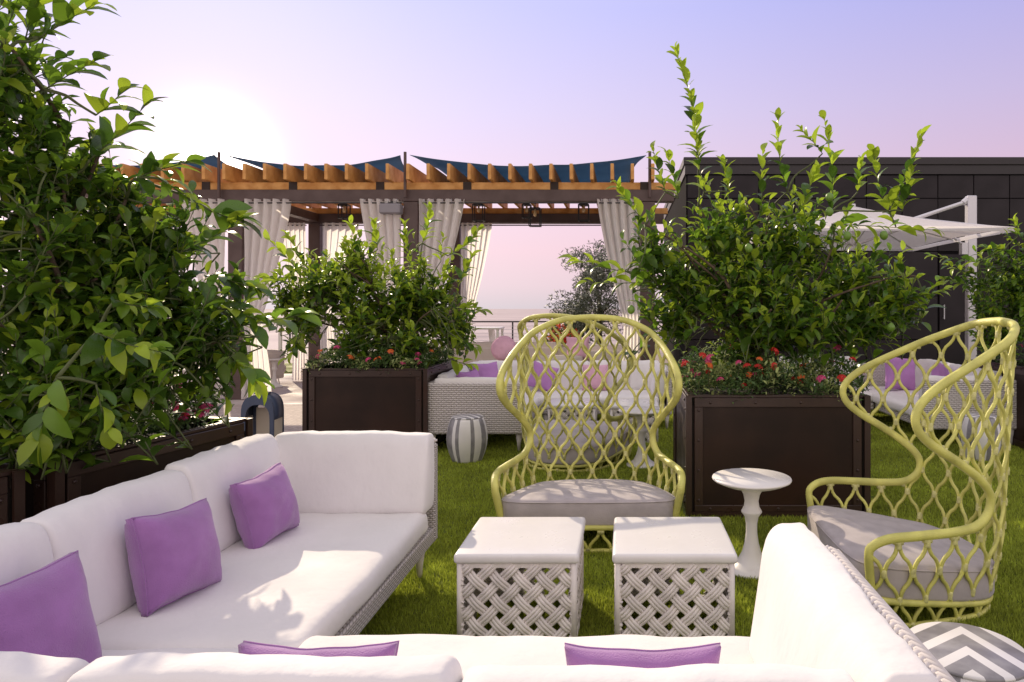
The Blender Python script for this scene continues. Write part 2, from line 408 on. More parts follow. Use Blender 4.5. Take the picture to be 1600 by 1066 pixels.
# ------------------------------------------------------------------ railing and far bits
rl = empty('railing', (-12, 24.6, 0), 0, 'dark metal cable railing along the far edge of the terrace', 'railing')
b = MB(); b.box(0, 26, -.03, .03, 1.05, 1.10); b.build('top_rail', 'black_metal', rl)
pst = MB(); pst.box(-.025, .025, -.024, .024, 0, 1.05); pm_ = pst.mesh('post', 'black_metal')
for i in range(17): link(pm_, 'post', rl).location = (i*1.6, 0, 0)
cb = MB(); cb.tube([(0,0,0),(26,0,0)], .008, 5); cm = cb.mesh('cable', 'alu')
for i in range(7): link(cm, 'cable', rl).location = (0, -.04, .14+i*.13)

# ------------------------------------------------------------------ pergola
YF, YR = 11.9, 14.9; PX = [-10.2, -6.69, -3.67, .41]; HB0, HB1 = 3.42, 3.62
pg = empty('pergola', (0, YF, 0), 0, 'long brown pergola with orange wooden rafters and white curtains', 'pergola')
pw = MB(); pw.box(-.125, .125, -.125, .125, 0, HB0-.005, bev=.008); pmh = pw.mesh('post', 'pergola')
for x in PX:
    for y in (0, YR-YF): link(pmh, 'post', pg).location = (x, y, 0)
def pbox(name, m, x0, x1, y0, y1, z0, z1, par=pg):
    q = MB(); q.box(x0, x1, y0, y1, z0, z1, bev=.006); return q.build(name, m, par)
pbox('beam', 'pergola', -10.6, .86, -.13, .10, HB0, HB1)
pbox('beam', 'pergola', -10.6, .86, YR-YF-.10, YR-YF+.13, HB0, HB1)
for x in PX: pbox('side_beam', 'pergola', x-.09, x+.09, .105, YR-YF-.105, HB0+.02, HB1-.003)
for y in (-.10, YR-YF-.04): pbox('ledger', 'wood', -10.7, .95, y, y+.12, HB1+.003, HB1+.13)
rf = MB(); rf.box(-.028, .028, -.35, YR-YF+.35, 0, .27, bev=.006); rm = rf.mesh('rafter', 'wood')
n_r = 33
for i in range(n_r):
    o = link(rm, 'rafter', pg); o.location = (-10.55+i*.345, 0, HB1+.134); o.rotation_euler = (0, random.Random(i).uniform(-.012,.012), 0)
br = MB(); br.box(-.07, .07, -.012, 0, 0, .135); bm_ = br.mesh('bracket', 'planter')
for x in (-9.2,-7.2,-5.7,-4.2,-2.7,-1.2,.35):
    link(bm_, 'bracket', pg).location = (x, -.10, HB1+.001)
for x in (PX[0]-.2, -6.92, -3.74, .44):
    for y in (-.2, YR-YF+.2):
        q = MB(); q.tube([(x,y,HB0+.05),(x,y,4.25)], .026, 8); q.build('sail_pole', 'pergola', pg)
for (y, h) in ((-.17, 3.385), (YR-YF-.17, 3.36)):
    for a, c in zip(PX[:-1], PX[1:]):
        q = MB(); q.tube([(a+.14,y,h),(c-.14,y,h)], .012, 6); q.build('curtain_rod', 'black_metal', pg)
pbox('wall_light', 'pergola', PX[1]-.05, PX[1]+.05, -.20, -.13, 1.95, 2.2)
def sail(x0, x1, label):
    zc = 4.2; Y0, Y1 = YF-.2, YR+.2
    def fn(u, v):
        pu = 4*u*(1-u); pv = 4*v*(1-v)
        x = x0+(x1-x0)*u; y = Y0+(Y1-Y0)*v
        y += pu*.16*(1-2*v); x += pv*.26*(1-2*u)
        z = zc - .15*pu - .05*pv*(1-pu) + .02*noise.noise(Vector((x*2,y*2,0)))
        if u < .5: pass
        return Vector((x,y,z))
    q = MB(); q.grid(fn, 30, 20); o = q.build('shade_sail', 'sail', None, smooth=True)
    md = o.modifiers.new('s', 'SOLIDIFY'); md.thickness = .006
    tag(o, label, 'shade sail', 'shade sails over the pergola')
sail(-10.3, -7.0, 'blue grey shade sail over the far left pergola bay, behind the big tree')
sail(-6.85, -3.82, 'blue grey shade sail over the middle pergola bay with the speaker')
sail(-3.66, .38, 'blue grey shade sail over the wide right pergola bay with hanging lanterns')
def curtain(x0, x1, y, h, tx0, tx1, th, bx0, bx1, label, seed, nf=5):
    def fn(u, v):   # v 0 top .. 1 floor
        z = h*(1-v)+.03; tv = 1-th/h
        if v < tv:
            t = v/tv; e = t**1.25; a = x0+(tx0-x0)*e; c = x1+(tx1-x1)*e; am = .06*(1-.5*t)
        else:
            t = (v-tv)/(1-tv); e = math.sin(t*PI/2)**1; a = tx0+(bx0-tx0)*e; c = tx1+(bx1-tx1)*e; am = .03+.03*t
        bow = .05*math.sin(min(1,v/tv)*PI)
        uu = u + .02*noise.noise(Vector((u*6, v*3, seed)))
        return Vector((a+(c-a)*uu, y+am*math.sin(uu*nf*2*PI+seed+v*.8)+bow*.3+.02*noise.noise(Vector((u*4,v*5,seed))), z))
    q = MB(); q.grid(fn, nf*8, 40); o = q.build('curtain', 'curtain', None, smooth=True)
    tag(o, label, 'curtain', 'white curtains on the pergola')
    t = MB(); zt = th; t.tube([((tx0+tx1)/2+math.cos(a)*abs(tx1-tx0)*.56, y+math.sin(a)*.075, zt) for a in [2*PI*k/14 for k in range(14)]], .018, 6, closed=True); t.build('tie_back', 'curtain', o)
    rg = MB()
    for k in range(nf): 
        cx = x0+(x1-x0)*(k+.5)/nf; rg.tube([(cx+.0, y+.03*math.cos(a), h-.0+.03*math.sin(a)) for a in [2*PI*j/10 for j in range(10)]], .005, 5, closed=True)
    rg.build('grommets', 'alu', o, smooth=True)
yf = YF-.17; yr = YR-.17
curtain(-7.62, -6.86, yf, 3.42, -7.15, -6.9, 1.4, -7.3, -6.9, 'white curtain left of the leftmost visible pergola post, behind the big tree', 1)
curtain(-6.53, -5.72, yf, 3.42, -6.52, -6.22, 1.35, -6.55, -6.05, 'sunlit white curtain right of the leftmost visible front post', 2)
curtain(-4.53, -3.82, yf, 3.42, -4.1, -3.84, 1.35, -4.2, -3.84, 'white front curtain beside the speaker, left of the middle post', 3)
curtain(-3.5, -2.72, yf, 3.42, -3.52, -3.28, 1.35, -3.52, -3.2, 'white front curtain right of the middle post above the planter tree', 4)
curtain(-.46, .26, yf, 3.42, .0, .27, 1.3, -.05, .27, 'white front curtain gathered against the right post beside the dark building', 5)
curtain(-7.35, -6.85, yr, 3.38, -7.1, -6.85, 1.35, -7.15, -6.85, 'rear white curtain left of the back post, seen behind the sunlit curtain', 6, 5)
curtain(-6.5, -5.72, yr, 3.38, -6.55, -6.3, 1.35, -6.55, -6.2, 'rear white curtain right of the left back post, knotted low', 7)
curtain(-3.52, -2.85, yr, 3.38, -3.52, -3.3, 1.3, -3.52, -3.2, 'rear white curtain with open pink sky right beside it', 8, 6)
curtain(-.35, .27, yr, 3.38, .1, .27, 1.3, .0, .27, 'rear white curtain hidden behind the right front curtain', 9, 6)
# speaker
sp = empty('speaker', (-3.97, YF-.22, 3.27), 0, 'small grey loudspeaker under the pergola beam by the middle post', 'speaker')
b = MB(); b.box(-.18, .18, -.1, .1, -.085, .085, bev=.02); b.build('cabinet', 'speaker', sp)
b = MB(); b.box(-.02, .02, .02, .06, .086, .145); b.box(-.09,.09,-.02,.1,.088,.098); b.build('bracket', 'black_metal', sp)
# hanging lanterns
def hlant(px, py0, py1, Y, label):
    top = P(px, py0, Y); hh = (py1-py0)/F*Y; r = hh*.30
    e = empty('hanging_lantern', (top.x, Y, top.z), 0, label, 'lantern', 'hanging lanterns in the pergola')
    q = MB()
    for sx in (-1,1):
        for sy in (-1,1): q.box(sx*r-.009, sx*r+.009, sy*r-.009, sy*r+.009, -hh, 0)
    for z in (-hh, -.02):
        for s_ in (-1,1): q.box(-r+.013, r-.013, s_*r-.01, s_*r+.01, z, z+.02); q.box(s_*r-.01, s_*r+.01, -r+.013, r-.013, z, z+.02)
    q.build('frame', 'black_metal', e)
    q = MB(); q.box(-r*.9, r*.9, -r*.9, r*.9, .001, .012); q.tube([(0,0,.01),(0,0,max(.1, 3.75-top.z))], .008, 6); q.build('hanger', 'black_metal', e)
    q = MB(); q.lathe([(.001,-.16),(.03,-.14),(.035,-.10),(.02,-.06),(.018,-.01)], 10); q.build('bulb', 'bulb', e, smooth=True)
hlant(748, 320, 346, 13.4, 'leftmost black box lantern in the wide right bay, near the curtain')
hlant(823, 320, 341, 14.0, 'smaller black box lantern at centre of the wide bay, higher of the pair')
hlant(836, 326, 354, 12.9, 'lowest black box lantern hanging at centre of the wide pergola bay')
hlant(912, 320, 346, 13.4, 'rightmost black box lantern in the wide bay, by the right curtain')
hlant(538, 320, 342, 13.4, 'black box lantern in the middle bay left of the speaker')

# ------------------------------------------------------------------ cantilever parasol
um = empty('cantilever_umbrella', (5.4, 10.66, 0), 0, 'white square cantilever parasol with silver mast in front of dark building', 'umbrella')
cx, cy = 3.57-5.4, 0.0; R_ = 1.6; zr = 2.66; za = 3.17
cor = [(cx-R_, cy-R_), (cx+R_, cy-R_), (cx+R_, cy+R_), (cx-R_, cy+R_)]
q = MB()
for k in range(4):
    a, c = cor[k], cor[(k+1)%4]
    def fn(u, v, a=a, c=c):
        x = (a[0]+(c[0]-a[0])*u)*v+cx*(1-v); y = (a[1]+(c[1]-a[1])*u)*v+cy*(1-v)
        sag = 4*u*(1-u)*v*.05
        nx, ny = (cx-(a[0]+c[0])/2), (cy-(a[1]+c[1])/2); ll = math.hypot(nx, ny)
        return Vector((x+nx/ll*sag*1.3, y+ny/ll*sag*1.3, za+(zr-za)*v - .05*math.sin(v*PI)+sag*.3))
    q.grid(fn, 10, 10)
o = q.build('canopy', 'canopy', um, smooth=False, fix=True); md = o.modifiers.new('s','SOLIDIFY'); md.thickness = .006
for k in range(4):
    a, c = cor[k], cor[(k+1)%4]; q = MB()
    q.grid(lambda u, v, a=a, c=c: Vector((a[0]+(c[0]-a[0])*u, a[1]+(c[1]-a[1])*u, zr-.003+ 4*u*(1-u)*.015-.06*v)), 8, 1); q.build('valance', 'canopy', um)
for k in range(8):
    t = cor[k//2] if k % 2 == 0 else tuple((cor[k//2][i]+cor[(k//2+1)%4][i])/2 for i in (0,1))
    q = MB(); q.tube([(cx,cy,za-.09),(t[0]*.97+cx*.03, t[1]*.97+cy*.03, zr-.012)], .014, 6); q.build('rib', 'alu', um)
    q = MB(); q.tube([(cx,cy,za-.62),(t[0]*.5+cx*.5, t[1]*.5+cy*.5, (za+zr)/2-.07)], .011, 6); q.build('strut', 'alu', um)
q = MB(); q.tube([(cx,cy,za-.68),(cx,cy,za+.035)], .035, 12); q.build('hub', 'alu', um)
q = MB(); q.box(-.07, .07, -.06, .06, .1, 3.33, bev=.012); q.build('mast', 'alu', um)
q = MB(); q.tube([(-.07,0,3.24),(-1.22,0,2.86)], .03, 8); q.tube([(-.12,0,3.22),(-.02,0,3.30)], .05, 8); q.build('arm', 'alu', um)
q = MB(); q.tube([(-.05,0,2.5),(cx+R_*.96,cy,zr+.05)], .022, 8); q.box(-.16,-.071,-.05,.05,2.42,2.6); q.build('tilt_bracket', 'alu', um)
q = MB(); q.box(-.45, .45, -.45, .45, .006, .1, bev=.01); q.build('base', 'black_metal', um)

# ------------------------------------------------------------------ sofas
def taper_leg(x, y, h, par, m='braid'):
    q = MB(); q.tube([(x,y,0),(x,y,h*.5),(x,y,h)], [.014,.022,.038], 8); q.build('leg', m, par, smooth=True)
def sofa(name, label, x0, x1, y0, y1, sides, cush, wk='wicker', top=.86, braid=False, seatsplit=(), fab='fabric', legs=None, group=None, rclip=0):
    e = empty(name, ((x0+x1)/2, (y0+y1)/2, 0), 0, label, 'sofa', group)
    ox, oy = e.location.x, e.location.y; X0, X1, Y0, Y1 = x0-ox, x1-ox, y0-oy, y1-oy
    q = MB(); q.box(X0+.002, X1-.002, Y0+.002, Y1-.002, .205, .30, bev=.012); q.build('frame', wk, e)
    T = .055; h = top-.06
    sh = {'L': (X0-.0, X0+T, Y0, Y1), 'R': (X1-T, X1, Y0, Y1-rclip), 'N': (X0, X1, Y0, Y0+T), 'F': (X0, X1, Y1-T, Y1)}
    for s_ in sides:
        a = sh[s_]; ii = 0
        q = MB(); dz = .0015*('LRNF'.index(s_)); q.box(a[0]-dz-.001, a[1]+dz+.001, a[2]-dz-.001, a[3]+dz+.001, .20+dz*2, h-dz*2, bev=.012); q.build('back_shell', wk, e)
    # seat cushions inside the shells
    cb_ = .17; ins = {s_: (cb_ if s_ in sides else -.012) for s_ in 'LRNF'}
    sx0, sx1, sy0, sy1 = X0+ins['L'], X1-ins['R'], Y0+ins['N'], Y1-ins['F']
    if 'R' not in sides: sx1 = X1+.0
    ys = [sy0]+[v-oy for v in seatsplit]+[sy1]
    for a, c in zip(ys[:-1], ys[1:]):
        q = soft_box(sx0-.03, sx1, a+.002, c-.002, .302, .435, r=.045, puff=.010, wr=.006, seed=x0+a, step=.05, wsc=(1.5,1,1)); q.build('seat_cushion', 'seatfab' if fab == 'fabric' else fab, e, smooth=True)
    k = 0
    for s_, a, c, tp in cush:
        k += 1
        th = .20
        if s_ in 'NF':
            a -= ox; c -= ox; yy = (Y0+T+.002) if s_ == 'N' else (Y1-T-.002); sg = 1 if s_ == 'N' else -1
            def wp(p, yy=yy, sg=sg, tp=tp):
                t = (p.z-.43)/(tp-.43); p.y = yy+(p.y-yy)*(1.0-.35*t); 
                if t > .8: p.y -= sg*.015*(t-.8)/.2
                p.y += sg*.010*noise.noise(Vector((p.x*13+k*3, t*1.6, x0)))*max(0,t)**1.5; p.z += .010*noise.noise(Vector((p.x*9, k, x0)))*max(0,t)**3
                return p
            b0, b1 = (yy, yy+th) if sg > 0 else (yy-th, yy)
            q = soft_box(a+.0005, c-.0005, b0, b1, .425, tp, r=.055, puff=.008, wr=.0045, seed=k*3+x0, step=.04, warp=wp, wsc=(1.6,1,.6), rl=.022)
        else:
            a -= oy; c -= oy; xx = (X0+T+.002) if s_ == 'L' else (X1-T-.002); sg = 1 if s_ == 'L' else -1
            def wp(p, xx=xx, sg=sg, tp=tp):
                t = (p.z-.43)/(tp-.43); p.x = xx+(p.x-xx)*(1.0-.35*t)
                if t > .8: p.x -= sg*.015*(t-.8)/.2
                p.x += sg*.010*noise.noise(Vector((p.y*13+k*3, t*1.6, x0)))*max(0,t)**1.5; p.z += .010*noise.noise(Vector((p.y*9, k, x0)))*max(0,t)**3
                return p
            b0, b1 = (xx, xx+th) if sg > 0 else (xx-th, xx)
            q = soft_box(b0, b1, a+.0005, c-.0005, .425, tp, r=.055, puff=.008, wr=.0045, seed=k*5+x0, step=.04, warp=wp, wsc=(1,1.6,.6), rl=.022)
        q.build('back_cushion', fab, e, smooth=True)
    for (lx, ly) in (legs or [(X0+.06,Y0+.06),(X1-.06,Y0+.06),(X0+.06,Y1-.06),(X1-.06,Y1-.06)]):
        taper_leg(lx, ly, .205, e, 'braid')
    if braid:
        for s_ in braid:
            a = sh[s_]; q = MB(); z = h+.004
            if s_ in 'LR': p0 = Vector(((a[0]+a[1])/2, a[2], z)); p1 = Vector(((a[0]+a[1])/2, a[3], z))
            else: p0 = Vector((a[0], (a[2]+a[3])/2, z)); p1 = Vector((a[1], (a[2]+a[3])/2, z))
            d = (p1-p0); ln = d.length; d.normalize(); sd = Vector((-d.y, d.x, 0)); n_ = int(ln/.026)
            for i in range(n_):
                for w_ in (-1, 1):
                    t = p0+d*(i+.25*w_+.5)*.026
                    q.tube([t+sd*w_*.034-Vector((0,0,.012)), t+sd*w_*.022+d*.008+Vector((0,0,.006)), t+sd*w_*.003+d*.024+Vector((0,0,.011)), t-sd*w_*.012+d*.034], [.005,.0085,.0085,.005], 6)
            for w_ in (-1,1): q.tube([p0+sd*w_*.031-Vector((0,0,.002)), p1+sd*w_*.031-Vector((0,0,.002))], .007, 6)
            q.build('braided_rim', 'braid', e, smooth=True)
    return e
sofa('sectional_sofa', 'long white cushioned wicker sofa with three purple pillows along the planter', -2.16, -1.12, 1.26, 4.10, 'LFN',
     [('L',1.44,2.36,.865),('L',2.36,3.12,.865),('L',3.12,3.93,.875),('F',-2.02,-1.115,.865),('N',-2.12,-1.10,.885)], seatsplit=(2.36,), braid='F', legs=[(.44,1.34),(-.44,1.34),(.44,-1.2),(-.44,-1.2)])
sofa('sofa_section', 'white wicker sofa section nearest the camera, its back seen from above', -1.095, .665, 1.26, 2.45, 'NR',
     [('N',-1.09,-.335,.885),('N',-.335,.47,.862),('R',1.32,2.30,.885)], braid='RN', top=.895, rclip=.31)
sofa('sectional_sofa', 'white wicker sofa end behind the striped stool, facing right', -2.17, -1.1, 7.5, 9.9, 'NLF',
     [('N',-2.1,-1.12,.81),('L',7.75,8.8,.83),('L',8.8,9.7,.83),('F',-2.1,-1.1,.83)], wk='wicker_far', top=.83)
sofa('sectional_sofa', 'white sofa facing the camera seen through the tall chair lattice', -1.09, .62, 8.9, 9.9, 'FR',
     [('F',-1.08,-.5,.83),('F',-.5,.08,.83),('F',.08,.5,.83),('R',8.95,9.75,.80)], wk='wicker_far', top=.83)
sofa('sectional_sofa', 'white sofa on the right lawn with its wicker arm toward the camera', 3.42, 4.5, 7.8, 10.3, 'NRF',
     [('N',3.45,4.4,.80),('R',8.05,9.1,.84),('R',9.1,10.1,.84)], wk='wicker_far', top=.83)
sofa('sectional_sofa', 'white sofa back section beyond the right planter, below the dark wall', 2.3, 3.40, 9.3, 10.3, 'F',
     [('F',2.32,3.4,.86)], wk='wicker_far', top=.86)
sofa('sofa', 'cream sofa inside the pergola behind the white sofas, with a pink pillow', -3.2, -1.3, 12.9, 13.8, 'FN',
     [('F',-3.15,-2.2,.9),('F',-2.2,-1.35,.9)], wk='cream', top=.9, fab='cream')
sofa('sofa', 'cream low sofa at the back right of the pergola by the post', -.75, .35, 12.3, 13.2, 'FN',
     [('F',-.7,.3,.88)], wk='cream', top=.88, fab='cream')
def tub(x, y, rz, label, m='cream'):
    e = empty('tub_armchair', (x,y,0), rz, label, 'armchair', 'pale tub armchairs in the pergola')
    q = MB(); pr = []
    def fn(u, v):
        a = math.radians(-20+220*u); r0 = .40-.0*v; return Vector((math.cos(a)*r0*(1+.06*v), math.sin(a)*r0*(1+.06*v), .16+.6*v-.1*abs(2*u-1)**3*v))
    q.grid(fn, 24, 6); o = q.build('shell', m, e, smooth=True); md = o.modifiers.new('s','SOLIDIFY'); md.thickness = .07; md.offset = -1
    soft_box(-.33,.33,-.36,.3,.25,.42,r=.06,puff=.02).build('seat_cushion', m, e, smooth=True)
    for a in (45,135,225,315): q = MB(); q.tube([(.34*math.cos(math.radians(a)),.34*math.sin(math.radians(a)),0),(.28*math.cos(math.radians(a)),.28*math.sin(math.radians(a)),.26)], [.012,.018], 6); q.build('leg', 'white_metal', e)
tub(-7.35, 13.9, PI, 'beige tub armchair by the small table, right of the left front post')
tub(-7.6, 12.6, 2.6, 'pale tub armchair left of the pergola post, half behind the big tree')
tub(-1.15, 12.3, PI, 'cream tub armchair seen just over the white sofas, holding a pink pillow')

# ------------------------------------------------------------------ pillows
def pillow_mesh(seed=0, w_=.40, T=.085, name='pillow', m='pillow', rnd=False, n=22, gus=.022):
    q = MB(); vs = []; fs = []
    def pos(i, j, s):
        u, v = -1+2*i/n, -1+2*j/n
        if rnd:
            R = max(abs(u),abs(v)); L_ = math.hypot(u,v) or 1; x, y = u*R/L_, v*R/L_; k = 1-R*R
            z = math.sqrt(max(0,k))
        else:
            x = u*(1-.09*(1-v*v)); y = v*(1-.09*(1-u*u))
            z = (max(0,1-abs(u)**2.2)*max(0,1-abs(v)**2.2))**.42
        nz = noise.noise(Vector((u*1.7+seed*5.1, v*1.7, seed)))*.12+noise.noise(Vector((u*5+seed*5.1, v*5, seed)))*.05+noise.noise(Vector((u*3+v*9+seed, v*3-u*2, seed)))*.05*(abs(u)*abs(v))**.5
        z = z*(1+nz)
        e_ = gus*(1-max(abs(u),abs(v))**8*.4)
        return Vector((x*w_/2, s*(z*T+e_), y*w_/2+ .006*noise.noise(Vector((u*2,v*2,seed*2)))))
    for s in (-1,1):
        b0 = len(vs); vs += [pos(i,j,s) for i in range(n+1) for j in range(n+1)]
        for i in range(n):
            for j in range(n):
                f = (b0+i*(n+1)+j, b0+(i+1)*(n+1)+j, b0+(i+1)*(n+1)+j+1, b0+i*(n+1)+j+1); fs.append(f if s < 0 else f[::-1])
    N2 = (n+1)*(n+1)
    ring = [(i,0) for i in range(n)]+[(n,j) for j in range(n)]+[(i,n) for i in range(n,0,-1)]+[(0,j) for j in range(n,0,-1)]
    for a, c in zip(ring, ring[1:]+ring[:1]):
        A = a[0]*(n+1)+a[1]; B = c[0]*(n+1)+c[1]; fs.append((B, A, A+N2, B+N2))
    q.add(vs, fs); me = q.mesh(name, m, smooth=True)
    sm = MB()
    pr = [pos(i,j,-1)*1.0 for i,j in ring]; sm.tube([p+Vector((0,-.001,0)) for p in pr], .0032, 5, closed=True)
    return me, sm.mesh('piping', m, smooth=True)
def pillow(loc, rot, label, seed, w_=.40, m='pillow', T=.085, rnd=False, group='purple pillows on the near sofas'):
    me, sm = pillow_mesh(seed, w_, T, m=m, rnd=rnd); o = link(me, 'pillow'); o.location = loc; o.rotation_euler = rot
    tag(o, label, 'pillow', group); link(sm, 'piping', o)
R = math.radians
pillow((-1.81, 2.08, .60), (R(-14), 0, R(82)), 'purple pillow nearest the left edge, cut by the frame', 1, .385)
pillow((-1.80, 2.75, .61), (R(-15), R(4), R(80)), 'middle purple pillow on the long sofa, leaning under the dark planter', 2, .365)
pillow((-1.80, 3.44, .60), (R(-15), R(-4), R(82)), 'purple pillow on the long sofa nearest its far corner', 3, .345)
pillow((-.735, 1.62, .605), (R(9), 0, R(180)), 'purple pillow edge seen behind the near sofa back, left one', 4, .375, T=.04)
pillow((.045, 1.62, .60), (R(9), 0, R(180)), 'purple pillow edge seen behind the near sofa back, right one below the tables', 5, .375, T=.04)
G2 = 'purple pillows on the far sofas'
pillow((-1.85, 8.2, .65), (R(-12), 0, R(70)), 'small purple pillow lying at the left end of the far sofa', 6, .38, 'pillow_far', group=G2)
pillow((-1.80, 8.9, .67), (R(-12), 0, R(50)), 'purple pillow on the far left sofa, behind its wicker end', 7, .42, 'pillow_far', group=G2)
pillow((-1.13, 9.5, .63), (R(-12), R(18), 0), 'left purple pillow of the far sofa seen through the chair lattice', 8, .36, 'pillow_far', group=G2)
pillow((-.40, 9.52, .62), (R(-12), 0, 0), 'right purple pillow of the far sofa seen through the chair lattice', 9, .36, 'pillow_pink', group=G2)
pillow((3.85, 9.55, .67), (R(-12), R(8), R(15)), 'larger purple pillow on the right hand sofa by the tall chair', 10, .48, 'pillow_far', group=G2)
pillow((4.12, 8.9, .68), (R(-12), R(5), R(60)), 'smaller purple pillow on the right hand sofa next to the wicker arm', 11, .40, 'pillow_far', group=G2)
pillow((-2.14, 12.2, .86), (R(-8), 0, 0), 'round two tone pink pillow left of the tall lattice chair', 12, .45, 'pillow_pink', .09, True, G2)
pillow((-.83, 12.3, .86), (R(-8), 0, 0), 'pink pillow high behind the lattice chair top', 13, .42, 'pillow_pink', .1, False, G2)

# ------------------------------------------------------------------ lattice rattan armchairs
half = smooth_path([(0,0,0),(.22,-.03,0),(.39,-.15,0),(.475,-.33,0),(.535,-.55,0),(.58,-.77,0),(.575,-.94,0),(.50,-1.02,0),(.30,-1.055,0),(0,-1.06,0)], 14)
acc = [0.]
for a, c in zip(half[:-1], half[1:]): acc.append(acc[-1]+(c-a).length)
SL = acc[-1]
def plan(s):
    sg = 1 if s >= 0 else -1; s = abs(s)
    s = min(s, SL*2)
    if s > SL: s = 2*SL-s; sg = -sg
    i = int(np.searchsorted(acc, s)); i = max(1, min(len(acc)-1, i)); t = (s-acc[i-1])/(acc[i]-acc[i-1]); p = half[i-1].lerp(half[i], t)
    return Vector((p.x*sg, p.y, 0))
def shell(s, z):
    p = plan(s); k = .84+.16*min(1, max(0, z)/.40)**.8; c = Vector((0,-.5,0)); p = c+(p-c)*k
    if z > .35: p.y += .07*(z-.35)*max(0, 1+p.y/.8)
    p.x *= 1+.04*max(0, min(z,1.05)-.5)*min(1, abs(s))
    return Vector((p.x, p.y, z))
s_at = lambda y: next(a for a, p in zip(acc, half) if p.y <= y and a > .3)
S_ARM = s_at(-.945)
rim_h = [(0,1.52),(.22,1.50),(.44,1.425),(.66,1.325),(.86,1.225),(.97,1.15),(1.02,1.075),(1.0,.995),(.91,.92),(.77,.84),(.62,.745),(.535,.66),(.535,.575),(.61,.51),(.75,.49),(.94,.487),(S_ARM-.12,.48),(S_ARM-.02,.44),(S_ARM,.38),(S_ARM,.18)]
rim2d = smooth_path([(a,b_,0) for a, b_ in rim_h], 7)
poly = [(p.x, p.y) for p in rim2d]+[(SL+.01, .175), (SL+.01, .0)]
poly = poly + [(-x, z) for x, z in poly[::-1]]
pa = np.array(poly)
def inside(x, z):
    c = False; j = len(pa)-1
    for i in range(len(pa)):
        xi, zi = pa[i]; xj, zj = pa[j]
        if (zi > z) != (zj > z) and x < (xj-xi)*(z-zi)/(zj-zi)+xi: c = not c
        j = i
    return c
seatz = lambda p, z=.18: z-.115*max(0, 1+p.y/1.05)
CHW, CHH = .170, .285
def make_chair():
    e = empty('lattice_armchair', (0,0,0))
    rim = [shell(p.x, p.y) for p in rim2d]; left = [shell(-p.x, p.y) for p in rim2d]
    full = left[::-1]+rim[1:]; dense = []
    for a_, c_ in zip(full[:-1], full[1:]):
        m_ = max(1, int((c_-a_).length/.0055)); dense += [a_.lerp(c_, k_/m_) for k_ in range(m_)]
    q = MB(); q.tube(dense, [.0238+(.0010 if k_ % 2 else -.0008)+.0012*noise.noise(Vector((k_*.03,0,0))) for k_ in range(len(dense))], 10); q.build('rim', 'lime', e, smooth=True)
    nn_ = 70
    for z, r in ((.18,.018),(.018,.017)):
        q = MB(); q.tube([shell(-SL+2*SL*i/nn_, seatz(plan(-SL+2*SL*i/nn_)) if z > .1 else z) for i in range(nn_)], r, 8, closed=True); q.build('seat_ring' if z > .1 else 'base_ring', 'lime', e, smooth=True)
    for s_ in (S_ARM, -S_ARM):
        q = MB(); q.tube([shell(s_, .18-.02*i) for i in range(9)], .021, 8); q.build('leg', 'lime', e, smooth=True)
    K = int(2*SL/(CHW/2)); wS = 2*SL/K*2
    A = wS/4-.007; bind = MB()
    for k in range(K):
        c = -SL+(k+.5)*wS/2; sg = 1 if k % 2 else -1; run = []; runs = []
        nz = 132
        for i in range(nz+1):
            z = .018+i*(1.54-.018)/nz
            f = math.cos(2*PI*(z-.02)/CHH); f = math.copysign(abs(f)**.75, f)
            u = c+sg*A*f
            if inside(u, z): run.append((u, z))
            else:
                if len(run) > 4: runs.append(run)
                run = []
        if len(run) > 4: runs.append(run)
        for rn in runs:
            pts = [shell(*p) for p in rn[::2]]+[shell(*rn[-1])]
            q = MB(); q.tube(pts, .0110, 6); q.build('cane', 'lime', e, smooth=True)
            for en, d in ((rn[0],1),(rn[-1],-1)):
                if .03 < en[1] < 1.6: bind.tube([shell(en[0], en[1]), shell(en[0], en[1]+.028*d)], [.019,.015], 7)
    for row in range(0, 12):
        z = .02+row*CHH/2
        for k in range(K+1):
            if (k+row) % 2: continue
            u = -SL+k*wS/2
            if inside(u, z-.016) and inside(u, z+.016):
                bind.tube([shell(u, z+d) for d in (-.021,-.014,-.005,.005,.014,.021)], [.0150,.0185,.017,.0185,.017,.0150], 8)
    tag(bind.build('rattan_binding', 'lime_wrap', e, smooth=True), kind='stuff')
    # braces under the seat
    q = MB()
    for x in (-.3,0,.3): q.tube([shell(x*1.2,.075), Vector((x,-1.0,.17))], .012, 6)
    q.build('seat_brace', 'lime', e, smooth=True)
    # cushion following the plan
    def ring(k, z):
        n = 64; res = []
        for i in range(n):
            s_ = -SL+2*SL*i/n; p = plan(s_); c_ = Vector((0,-.53,0)); p = c_+(p-c_)*(.93*k); p.z = seatz(p, z); res.append(p)
        return res
    prof = [(.30,.185),(.93,.187),(.985,.195),(1,.21),(1,.335),(.985,.352),(.93,.364),(.75,.376),(.45,.384),(.2,.386)]
    vs = []; fs = []
    for k, z in prof: vs += [p+noise.noise_vector(p*5)*.004 for p in ring(k, z)]
    for i in range(len(prof)-1):
        for j in range(64): fs.append((i*64+j, i*64+(j+1)%64, (i+1)*64+(j+1)%64, (i+1)*64+j))
    fs.append(tuple((len(prof)-1)*64+j for j in range(64)))
    q = MB(); q.add(vs, fs); cu = q.build('seat_cushion', 'cushion', e, smooth=True, fix=True)
    q = MB(); q.tube(ring(.998,.345), .0045, 5, closed=True); q.build('piping', 'cushion', cu, smooth=True)
    return e
GC = 'lime rattan lattice armchairs'
ch = make_chair(); ch.scale = (1.06,1,1); ch.location = (-.25, 5.42, 0); ch.rotation_euler = (0,0,R(1)); tag(ch, 'tall lime lattice rattan chair facing the camera behind the two square tables', 'armchair', GC)
